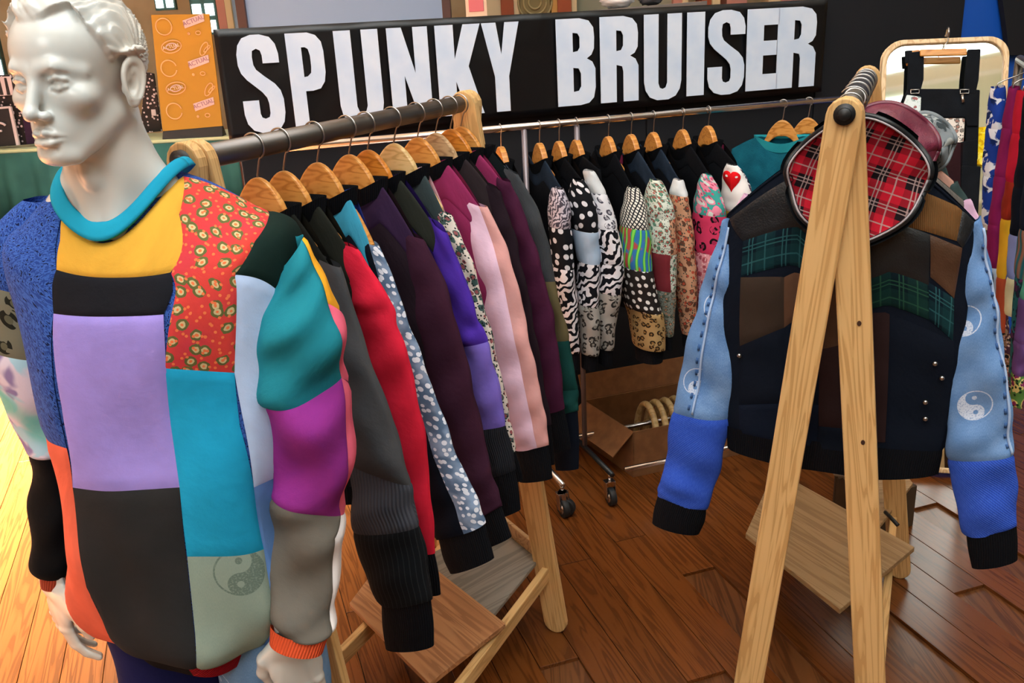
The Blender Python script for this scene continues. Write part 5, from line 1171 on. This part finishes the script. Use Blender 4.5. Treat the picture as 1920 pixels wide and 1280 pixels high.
def head(P):
    P = P/HS
    x, y, z = P[:, 0], P[:, 1], P[:, 2]; Q = np.stack([np.abs(x), y, z], 1)
    d = ell(P, (0, -.018, .040), (.073, .094, .083))
    d = smin(d, ell(P, (0, .022, .038), (.062, .062, .055)), .03)
    d = smin(d, ell(P, (0, .026, -.030), (.054, .058, .078)), .03)
    d = smin(d, cap(Q, (.050, -.004, -.050), (.022, .062, -.098), .017, .014), .022)
    d = smin(d, ell(P, (0, .071, -.098), (.024, .017, .0165)), .014)
    d = smin(d, ell(Q, (.043, .052, -.022), (.022, .022, .019)), .018)
    d = smin(d, cap(Q, (.010, .080, .017), (.030, .076, .019), .0085), .012); d = smin(d, cap(Q, (.030, .076, .019), (.053, .052, .012), .0085, .006), .012)
    d = smin(d, ell(P, (0, .062, -.066), (.032, .026, .028)), .016)
    d = smax(d, -ell(Q, (.031, .093, -.001), (.0185, .0200, .0120)), .010)          # sockets
    d = smin(d, np.linalg.norm(Q-np.array([.0305, .0655, -.002], np.float32), axis=-1)-.0140, .003)
    # lids
    up = [(.046, .066, -.002), (.040, .0745, .0045), (.031, .0795, .0068), (.022, .0795, .004), (.016, .074, -.003)]
    lo_ = [(.046, .066, -.002), (.040, .0735, -.0062), (.031, .0775, -.0085), (.022, .077, -.0072), (.016, .074, -.003)]
    d = smin(d, chain(Q, up, [.0024, .0036, .0038, .0034, .0024]), .0015); d = smin(d, chain(Q, lo_, [.0020, .0027, .0028, .0026, .0020]), .0015)
    d = smax(d, -chain(Q, [(.046, .0735, .009), (.031, .0865, .0135), (.017, .084, .008)], [.0016, .0022, .0016]), .004)
    # nose
    d = smin(d, cap(P, (0, .080, .012), (0, .103, -.036), .0075, .0088), .011)
    d = smin(d, ell(P, (0, .1045, -.0405), (.0098, .0095, .0085)), .007)
    d = smin(d, ell(Q, (.0125, .0925, -.0435), (.0072, .0100, .0072)), .005)
    d = smax(d, -cap(Q, (.0062, .0985, -.0535), (.0085, .0925, -.046), .0034, .003), .003)
    # mouth
    d = smin(d, chain(Q, [(0, .0930, -.0665), (.006, .0935, -.0655), (.015, .087, -.0685), (.0245, .0765, -.0725)], [.0046, .0048, .0038, .0018]), .005)
    d = smin(d, chain(Q, [(0, .0915, -.0805), (.010, .089, -.0800), (.0225, .0775, -.0745)], [.0058, .0055, .0022]), .005)
    d = smax(d, -chain(Q, [(0, .0990, -.0735), (.012, .0945, -.0732), (.0275, .0785, -.0742)], [.0016, .0015, .0012]), .0025)
    d = smax(d, -cap(P, (0, .0985, -.057), (0, .0985, -.062), .003), .005)
    d = smax(d, -cap(Q, (0, .0935, -.0905), (.012, .088, -.0890), .0035), .008)
    # ears
    er = np.array([.076, -.014, -.008], np.float32); R_ = Q-er; ca, sa = math.cos(.32), math.sin(.32)
    ex = R_[:, 0]*ca+R_[:, 1]*sa; ey = -R_[:, 0]*sa+R_[:, 1]*ca; ez = R_[:, 2]; ey2 = ey+ez*.12
    rad = np.sqrt((ey2/(.0170+.004*np.clip(ez/.03, -1, 1)))**2+(ez/.0325)**2)
    ear = smax((rad-1)*.018, np.abs(ex-.003-.004*rad)-.0036, .004)
    rim = np.sqrt(((rad-.93)*.019)**2+(ex-.0095)**2)-.0038; rim = np.where((ez < -.024), rim+.002, rim)
    ear = smin(ear, rim, .003); ear = smin(ear, ell(np.stack([ex, ey2, ez], 1), (.007, .002, -.025), (.0045, .0085, .0095)), .004)
    ear = smin(ear, np.sqrt(((rad-.5)*.020)**2+(ex-.0075)**2)-.0028+np.where(ey2 > .003, .004, 0), .003)
    ear = smax(ear, -ell(np.stack([ex, ey2, ez], 1), (.010, .004, -.006), (.0065, .0065, .010)), .003)
    ear = smin(ear, ell(np.stack([ex, ey2, ez], 1), (.0045, .0125, -.008), (.004, .0045, .007)), .003)
    d = smin(d, ear, .004)
    # hair: cap with swept wavy locks
    line = .078-.9*np.clip(.060-y, 0, .2)*np.clip(1.15-.0*y, 0, 2)*np.clip((Q[:, 0]-.020)/.03, 0, 1)-.25*np.clip(.03-y, 0, 1)
    side = np.clip((Q[:, 0]-.045)/.02, 0, 1)
    hz = .084-.010*np.cos(x*60)-side*np.clip((.058-y), 0, .06)*1.55-np.clip(-(y+.01), 0, 1)*side*.7-np.clip(-y-.055, 0, 1)*1.3
    ez2 = np.clip((z-hz)/.010, 0, 1)*np.clip((.070-y+.35*(z-.06))/.012, 0, 1)
    nearear = np.clip((np.sqrt((y+.014)**2/1.3+(z+.006)**2)-.034)/.008, 0, 1); ez2 = ez2*np.where(Q[:, 0] > .045, nearear, 1)
    ang = np.arctan2(z-.02, y+.03); ph = 55*x+16*np.sin(ang*1.6+x*20)+22*ang*(.4+.6*side)
    lock = .55*np.sin(ph)+.35*np.sin(1.9*ph+4*np.sin(ang*5)+1)+.3*np.sin(2.7*ph+9*ang)
    d = d-ez2*(.0085+.0030*lock+.006*np.exp(-((y-.055)/.02)**2-((z-.10)/.03)**2))
    # neck
    nb = smin(cap(P, (0, -.030, -.055), (0, -.040, -.22), .057, .062), cap(Q, (.048, -.022, -.060), (.016, .012, -.205), .0135, .0125), .016)
    nb = smin(nb, ell(P, (0, .022, -.135), (.012, .012, .018)), .014)
    nb = smin(nb, cap(Q, (.024, -.040, -.12), (.105, -.046, -.222), .037, .033), .03); nb = smin(nb, ell(P, (0, -.050, -.250), (.15, .062, .060)), .045); nb = smin(nb, cap(Q, (.022, .018, -.230), (.095, -.010, -.222), .010, .010), .018)
    d = smin(d, nb, .014)
    return d*HS
V1, F1 = nets(head, (-.17, -.15, -.285), (.17, .125, .135), .0021)
M3h = np.stack([HL, HF, UP])
def yaw_neck(V):                                # the neck turns back towards the torso direction below the jaw
    k = np.clip((-.09-V[:, 2])/.09, 0, 1); k = k*k*(3-2*k); a = math.radians(13)*k
    x, y = V[:, 0].copy(), V[:, 1]+.03; V = V.copy(); V[:, 0] = x*np.cos(a)+y*np.sin(a); V[:, 1] = -x*np.sin(a)+y*np.cos(a)-.03; return V
V1 = yaw_neck(V1)@M3h+HC
parts = [(V1, F1)]
# hands (built in world space)
def hand(wr, dwn, palmn, across, s_, spread, curl, wrr=.0255, h=.0017):
    """wr wrist centre; dwn finger direction; palmn palm-normal (towards the palm side); across from little finger to index"""
    d_, n_, a_ = [np.array(v, float)/np.linalg.norm(v) for v in (dwn, palmn, across)]
    B = np.stack([a_, n_, d_]); fl = [.072, .080, .075, .060]
    def f(P):
        L = ((P-wr)@B.T.astype(np.float32))/s_; L = L.astype(np.float32)
        d = cap(L, (0, 0, -.03), (0, 0, .0), wrr, wrr)
        palm = ell(L, (.002, .001, .050), (.041, .0150, .046)); d = smin(d, palm, .020)
        for i, (fx, bl) in enumerate(zip((.028, .009, -.010, -.028), fl)):
            c = curl[i]; p = np.array([fx, 0, .084-.004*abs(i-1)]); pts = [np.array([fx*.75, 0, .045]), p]; a = c*.5
            for k, seg in enumerate((.48, .30, .22)):
                p = p+bl*seg*np.array([spread*(1.5-i)*.6, math.sin(a), math.cos(a)]); pts.append(p); a += c
            d = smin(d, chain(L, pts, [.0105, .0098, .0090, .0080, .0070], .003), .0045)
            kn = pts[1]-np.array([0, .006, 0]); d = smin(d, np.linalg.norm(L-kn.astype(np.float32), axis=-1)-.0055, .005)
        tp = [(.024, .006, .012), (.046, .016, .036), (.052, .022, .062), (.046, .026, .084)]
        d = smin(d, chain(L, tp, [.0165, .0130, .0108, .0082], .004), .009)
        return d*s_
    c = wr+d_*.06*s_; return nets(f, c-.135*s_, c+.135*s_, h)
wR = aty(550, 1198, 1.262); wLh = aty(100, 1097, 1.468)
parts.append(hand(wR, (.02, .03, -1), (-.25, .95, 0), (-.95, -.25, 0), 1.08, .10, (.22, .2, .24, .3)))
parts.append(hand(wLh, (.22, -.10, -1), (.75, .55, -.0), (-.30, -.85, 0), .98, .05, (.40, .42, .46, .5), .0185))
# coarse hidden torso, arms and legs
mR = [(500,520,566,436,1.35),(478,575,598,482,1.33),(463,620,622,540,1.32),(465,670,640,615,1.31),(474,730,651,690,1.31),(478,775,657,775,1.31),(505,865,664,860,1.31),(502,935,652,950,1.31),(496,1000,640,1005,1.31),(500,1090,634,1090,1.29),(500,1150,628,1160,1.265),(512,1180,612,1192,1.25)]
mL = [(40,372,120,372,1.44),(-30,450,120,470,1.44),(-52,540,120,580,1.44),(-45,620,125,650,1.45),(-12,710,135,720,1.45),(12,770,138,775,1.46),(42,828,140,835,1.46),(54,856,140,852,1.46),(58,900,140,905,1.46),(52,950,140,955,1.46),(60,1010,136,1010,1.46),(52,1055,132,1055,1.46),(68,1078,126,1080,1.46)]
midR = [(aty(a, b, y)+aty(c, d, y))/2 for a, b, c, d, y in mR[1:-1]]; midL = [(aty(a, b, y)+aty(c, d, y))/2 for a, b, c, d, y in mL[1:-1]]
def T3(l, f_, z): return MO+TL*l+TF*f_+UP*z
shL, shR = T3(.155, -.01, 1.41), T3(-.155, -.02, 1.41)
elL, elR = aty(572, 800, 1.33), aty(95, 800, 1.45)
hipL, hipR = T3(.085, 0, .86), T3(-.085, 0, .86); knL, knR = T3(.11, .02, .47), T3(-.10, .02, .47); anL, anR = T3(.12, 0, .08), T3(-.11, 0, .08)
def bodyf(P):
    d = chain(P, [T3(0, -.02, 1.40), T3(0, -.02, 1.25), T3(0, 0, 1.05), T3(0, 0, .92)], [.125, .12, .105, .125], .04)
    d = smin(d, cap(P, shL, shR, .045), .04)
    for a, b, c in ((shL, midR, wR), (shR, midL, wLh)): d = smin(d, chain(P, [a]+b+[c+UP*.02], [.032]+[.024]*len(b)+[.018], .01), .03)
    for a, b, c in ((hipL, knL, anL), (hipR, knR, anR)): d = smin(d, chain(P, [a, b, c], [.088, .055, .038], .03), .04)
    for a in (anL, anR): d = smin(d, cap(P, a-UP*.035, a-UP*.045+TF*.15, .035, .03), .02)
    return d
parts.append(nets(bodyf, (-1.05, 1.05, .0), (.0, 1.68, 1.56), .011))
Vb, Fb = [], []; k = 0
for v, f in parts: Vb.append(v); Fb.append(f+k); k += len(v)
Vb = np.concatenate(Vb); Fb = np.concatenate(Fb)
man = thing('mannequin', 'white male mannequin in a colourful patchwork sweatshirt, standing at the left', 'mannequin', MO.tolist())
mm = Mat('glossy white mannequin paint', 'Object')
mwhite = mm.done(mm.mix(mm.noise(5, 3).step(.35, .7), 'cbd0cd', 'd6d1c6'), .27, mm.noise(9, 2), .05, .002, coat=.15)
mk('body', Vb, Fb, mwhite, man)

# ---- sweatshirt
rings = [  # z, half width, half depth, extra height at the sides, exponent, centre offset along l
 (.775, .180, .140, 0, 2.2, -.02), (.795, .200, .162, 0, 2.2, -.02), (.85, .212, .168, 0, 2.3, -.02), (1.03, .212, .158, 0, 2.3, -.015), (1.20, .218, .150, 0, 2.4, -.008), (1.35, .230, .146, 0, 2.5, 0), (1.412, .224, .136, .045, 2.5, 0), (1.448, .178, .126, .045, 2.3, -.010), (1.470, .122, .114, .062, 2.1, -.022), (1.484, .077, .102, .070, 2.0, -.034)]
RT = np.array([list(r[:4])+[r[5]] for r in rings]); RE = np.array([r[4] for r in rings]); nr = len(rings)
RTc = catmull(RT, 200); REc = np.interp(np.linspace(0, nr-1, 200), np.arange(nr), RE)
def torso(a, t):
    sh_ = np.broadcast(a, t).shape; a = np.broadcast_to(a, sh_); t = np.clip(np.broadcast_to(t, sh_), 0, 1); tt = np.linspace(0, 1, 200)
    z, A, B_, zs, ox = [np.interp(t, tt, RTc[:, i]) for i in range(5)]; e = 2/np.interp(t, tt, REc)
    ph = 2*np.pi*a; c, s_ = np.cos(ph), np.sin(ph)
    l = A*np.sign(c)*np.abs(c)**e; f_ = B_*np.sign(s_)*np.abs(s_)**e
    zz = z+zs*c*c*1.2+np.where(s_ < 0, zs*.7*s_*s_, 0)
    drape = np.clip(1.3-zz, 0, .5)
    fold = .010*np.sin(5*ph+8*zz+.7)*drape*2+.006*np.sin(9*ph-13*zz)*drape*2+.004*np.sin(21*zz+3*ph)
    lower = np.exp(-((zz-.86)/.05)**2)*.008*np.sin(7*ph+2)
    rr = np.sqrt(l*l+f_*f_)+1e-6; g = (fold+lower)/rr
    P = MO+TL*(l*(1+g)+ox)[..., None]+TF*(f_*(1+g)-.012)[..., None]+UP*zz[..., None]
    return P
TS = Surf(torso); e_ = 1e-3; Nn = np.cross(TS(.25+e_, .4)-TS(.25-e_, .4), TS(.25, .4+e_)-TS(.25, .4-e_)); TS.sgn = 1 if np.dot(Nn, TF) > 0 else -1
CB = {'nav': fab('speck', '27438c', '3c62b4', '17204a'), 'yel': fab('plain', 'dca83e'), 'blk': fab('plain', '1b1c22'), 'lav': fab('plain', '9f8fe0'), 'cha': fab('plain', '29292a'), 'cor': fab('plain', 'e8694e'),
      'red': fab('paisley', 'd6443c', '64663a', 'ccb888', 'e8794a', 'c63c48', sc=.85), 'cya': fab('plain', '1f9fcc'), 'wht': fab('plain', 'e8e2e0'), 'sag': fab('yin', '84968a', '92a294', '64766c', sc=1.2), 'dgr': fab('plain', '112420'), 'lbl': fab('plain', 'b4ccf0'), 'dbl': fab('plain', '5c82bc'),
      'tea': fab('plain', '1f7f90'), 'pur': fab('plain', '8c2f88'), 'tau': fab('plain', '67625a'), 'ora': fab('plain', 'e8a42c'), 'pin': fab('plain', 'e0647e'), 'rib': fab('plain', '1f9cc0'), 'crd': fab('rib', 'd8552f', 'c2482a'),
      'olp': fab('leopard', '7a7a68', '62624f', '25261f', sc=1.1), 'tie': fab('tie', 'e8dcec', '9888b8', 'b4dcec', '74ccbe', sc=1.2), 'drd': fab('rib', '9c1020', '820c1a'), 'bks': fab('plain', '0d0d0f')}
sw = panel('sweatshirt', TS, (((0, .0), (0, 1.0)), ((1, .0), (1, 1.0))), CB['nav'], 90, 60, man, 0, out=-.005)
# the sweatshirt itself hangs its sewn panels
def sp(S, L_, R_, key, n=20, m=24, out=0., name='fabric_panel', gr=.003, lab=None):
    a = [S.inv(x, y) if not isinstance(x, str) else y for x, y in L_]; c = [S.inv(x, y) if not isinstance(x, str) else y for x, y in R_]
    return panel(name, S, (a, c), CB[key], n, m, sw, gr, out, lab)
def prm(a, t): return ('p', (a, t))
sp(TS, [prm(.375, .97),(110,450),(103,505)], [prm(.015, .96),(335,400),(318,510)], 'yel')
sp(TS, [(103,505),(97,588)], [(318,510),(305,590)], 'blk')
sp(TS, [(97,588),(112,760),(133,915)], [(305,590),(315,760),(335,915)], 'lav')
ch = TS.inv(133, 915), TS.inv(335, 915)
sp(TS, [(133,915),(150,1060),prm(TS.inv(160,1130)[0]+.003, .0)], [(335,915),(350,1060),prm(TS.inv(357,1180)[0], .0)], 'cha')
aL = TS.inv(133, 915)[0]
sp(TS, [prm(TS.inv(122,842)[0]+.09, TS.inv(122,842)[1]),prm(aL+.12, .0)], [(122,842),(133,915),(150,1060),prm(TS.inv(160,1130)[0]+.003, .0)], 'cor')
sp(TS, [prm(.47, .97),prm(.52, .6),prm(TS.inv(122,842)[0]+.09, TS.inv(122,842)[1])], [prm(.375, .97),(103,505),(97,588),(122,842)], 'nav', m=30)
sp(TS, [prm(.015, .96),(335,400),(318,510),(308,692)], [prm(-.03, .76),(478,450),(440,515),(440,700)], 'red', m=34)
sp(TS, [(308,692),(318,800),(335,915),(350,1045)], [(440,700),(450,800),(478,915),(497,1030)], 'cya', m=30)
sp(TS, [(350,1045),prm(TS.inv(357,1180)[0], .0)], [(497,1030),prm(TS.inv(500,1150)[0], .0)], 'sag')
aS = TS.inv(497, 1030)[0]
sp(TS, [prm(-.03, .76),(478,450),(440,515)], [prm(-.06, .66),prm(-.03, .60),prm(.04, .565)], 'dgr')
sp(TS, [(440,515),(440,700),(478,915)], [prm(.04, .565),prm(-.0, .45),prm(aS-.06, TS.inv(478,915)[1])], 'lbl')
sp(TS, [(478,915),(497,1030),prm(TS.inv(500,1150)[0], .0)], [prm(aS-.06, TS.inv(478,915)[1]),prm(aS-.07, .1),prm(aS-.09, .0)], 'dbl')
# hem bands, neck band
def hemf(a, v):
    P = torso(a, np.asarray(v)*0+.0); c = MO+UP*.775; k = (1-.10*v)
    return c+(P-c)*np.asarray(k)[..., None]-UP*(.030*np.asarray(v))[..., None]
HM = Surf(hemf); Nn = np.cross(HM(.25+e_, .4)-HM(.25-e_, .4), HM(.25, .4+e_)-HM(.25, .4-e_)); HM.sgn = 1 if np.dot(Nn, TF) > 0 else -1
panel('hem_band', HM, (((-.1, 0), (-.1, 1)), ((.24, 0), (.24, 1))), CB['drd'], 40, 5, sw, .001); panel('hem_band', HM, (((.24, 0), (.24, 1)), ((.9, 0), (.9, 1))), CB['bks'], 60, 5, sw, .001)
def neckf(a, v):
    P = torso(a, .965+0*np.asarray(v)); c = MO+UP*1.50-TF*.012-TL*.030; ph = 2*np.pi*np.asarray(a)
    Q_ = c+(P-c)*(1.06-.16*np.asarray(v))[..., None]+UP*(.004+.018*np.asarray(v)+.006*np.sin(np.pi*np.asarray(v)))[..., None]
    return Q_
NK = Surf(neckf); Nn = np.cross(NK(.25+e_, .4)-NK(.25-e_, .4), NK(.25, .4+e_)-NK(.25, .4-e_)); NK.sgn = 1 if np.dot(Nn, TF+UP) > 0 else -1
o = panel('neck_band', NK, (((0, 0), (0, 1)), ((1, 0), (1, 1))), CB['rib'], 80, 6, sw, 0, out=.004); so = o.modifiers.new('s', 'SOLIDIFY'); so.thickness = .006
# sleeves
LR = [(aty(a, b, y), aty(c, d, y)) for a, b, c, d, y in mR]
vd = ray(550, 800); vd = np.array([vd[0], vd[1], 0]); vd /= np.linalg.norm(vd)
SR = fixsgn(sleeve_surf(LR, vd, .80, .0095, 4)); N1 = len(mR)-1
panel('sleeve', SR, (((0, 0.0), (0, 1)), ((1, 0.0), (1, 1))), CB['tea'], 60, 90, sw, 0, out=-.004)
sp(SR, [(502,532),(476,600),(466,680),(478,757)], [(564,446),(600,520),(628,600),(643,708)], 'tea', 30, 40)
sp(SR, [(478,757),(482,800),(505,870),(505,932)], [(643,708),(652,800),(655,870),(642,966)], 'pur', 30, 36)
sp(SR, [(505,932),(500,1000),(503,1090),prm(.5-.03, .995)], [(642,966),(630,1010),(625,1090),prm(.03, .995)], 'tau', 30, 30)
sp(SR, [(566,446),(603,520),(618,568)], [prm(-.10, .03),prm(-.10, .15),prm(-.10, .28)], 'ora', 12, 16)
sp(SR, [(618,568),(628,600),(643,708)], [prm(-.10, .28),prm(-.10, .34),prm(-.10, .42)], 'pin', 12, 16)
sp(SR, [(643,708),(652,800),(655,870),(642,966)], [prm(-.08, .42),prm(-.08, .5),prm(-.08, .58),prm(-.08, .66)], 'pin', 8, 16)
sp(SR, [(642,966),(630,1010),(625,1090),prm(.03, .995)], [prm(-.06, .66),prm(-.06, .75),prm(-.05, .88),prm(-.05, .995)], 'wht', 8, 24)
CFR = fixsgn(sleeve_surf([(aty(507,1172,1.25), aty(616,1186,1.25)), (aty(505,1206,1.24), aty(606,1218,1.24))], vd, .72)); panel('cuff', CFR, (((0, 0), (0, 1)), ((1, 0), (1, 1))), CB['crd'], 40, 6, sw, 0)
LR = [(aty(a, b, y), aty(c, d, y)) for a, b, c, d, y in mL]
SL = fixsgn(sleeve_surf(LR, vd, .85, .003, 9)); N2 = len(mL)-1
panel('sleeve', SL, (((0, 0), (0, 1)), ((1, 0), (1, 1))), CB['nav'], 50, 60, sw, 0, out=-.004)
for t0, t1, key in ((0, 1.7, 'nav'), (1.7, 3.2, 'olp'), (3.2, 6.75, 'tie'), (6.75, 12, 'bks')):
    panel('fabric_panel', SL, (((0, t0/N2), (0, t1/N2)), ((.5, t0/N2+(.0 if key != 'x' else 0)), (.5, t1/N2))), CB[key], 24, int(6*(t1-t0)), sw, .003)
    panel('fabric_panel', SL, (((.5, t0/N2), (.5, t1/N2)), ((1, t0/N2), (1, t1/N2))), CB[key], 24, int(6*(t1-t0)), sw, .003)
CFL = fixsgn(sleeve_surf([(aty(72,1062,1.46), aty(126,1064,1.46)), (aty(76,1098,1.46), aty(122,1098,1.46))], vd, .9)); panel('cuff', CFL, (((0, 0), (0, 1)), ((1, 0), (1, 1))), fab('rib', 'a8442c', '903822'), 30, 6, sw, 0)
# ---- trousers
def leg(hip, kn, an, w_):
    st = []
    for p, r_ in ((hip+UP*.06, w_*1.02), (hip, w_), ((hip+kn)/2, w_*.92), (kn, w_*.78), ((kn+an)/2, w_*.72), (an-UP*.03, w_*.70)): st.append((p-TL*r_-TL*.012, p+TL*r_-TL*.012))
    return fixsgn(sleeve_surf(st, -TF, .95, .004, 3))
tr = None
for hip, kn, an, m_, nm in ((hipR, knR, anR, fab('plain', '1a1c4c'), 0), (hipL, knL, anL, fab('yin', '5f84ac', '7fa2c8', 'a9c2dc', sc=1.15), 1)):
    Sg = leg(hip, kn, an, .105)
    o = panel('trousers' if tr is None else 'trouser_leg', Sg, (((0, 0), (0, 1)), ((1, 0), (1, 1))), m_, 48, 50, man if tr is None else tr, 0)
    if tr is None: tr = o
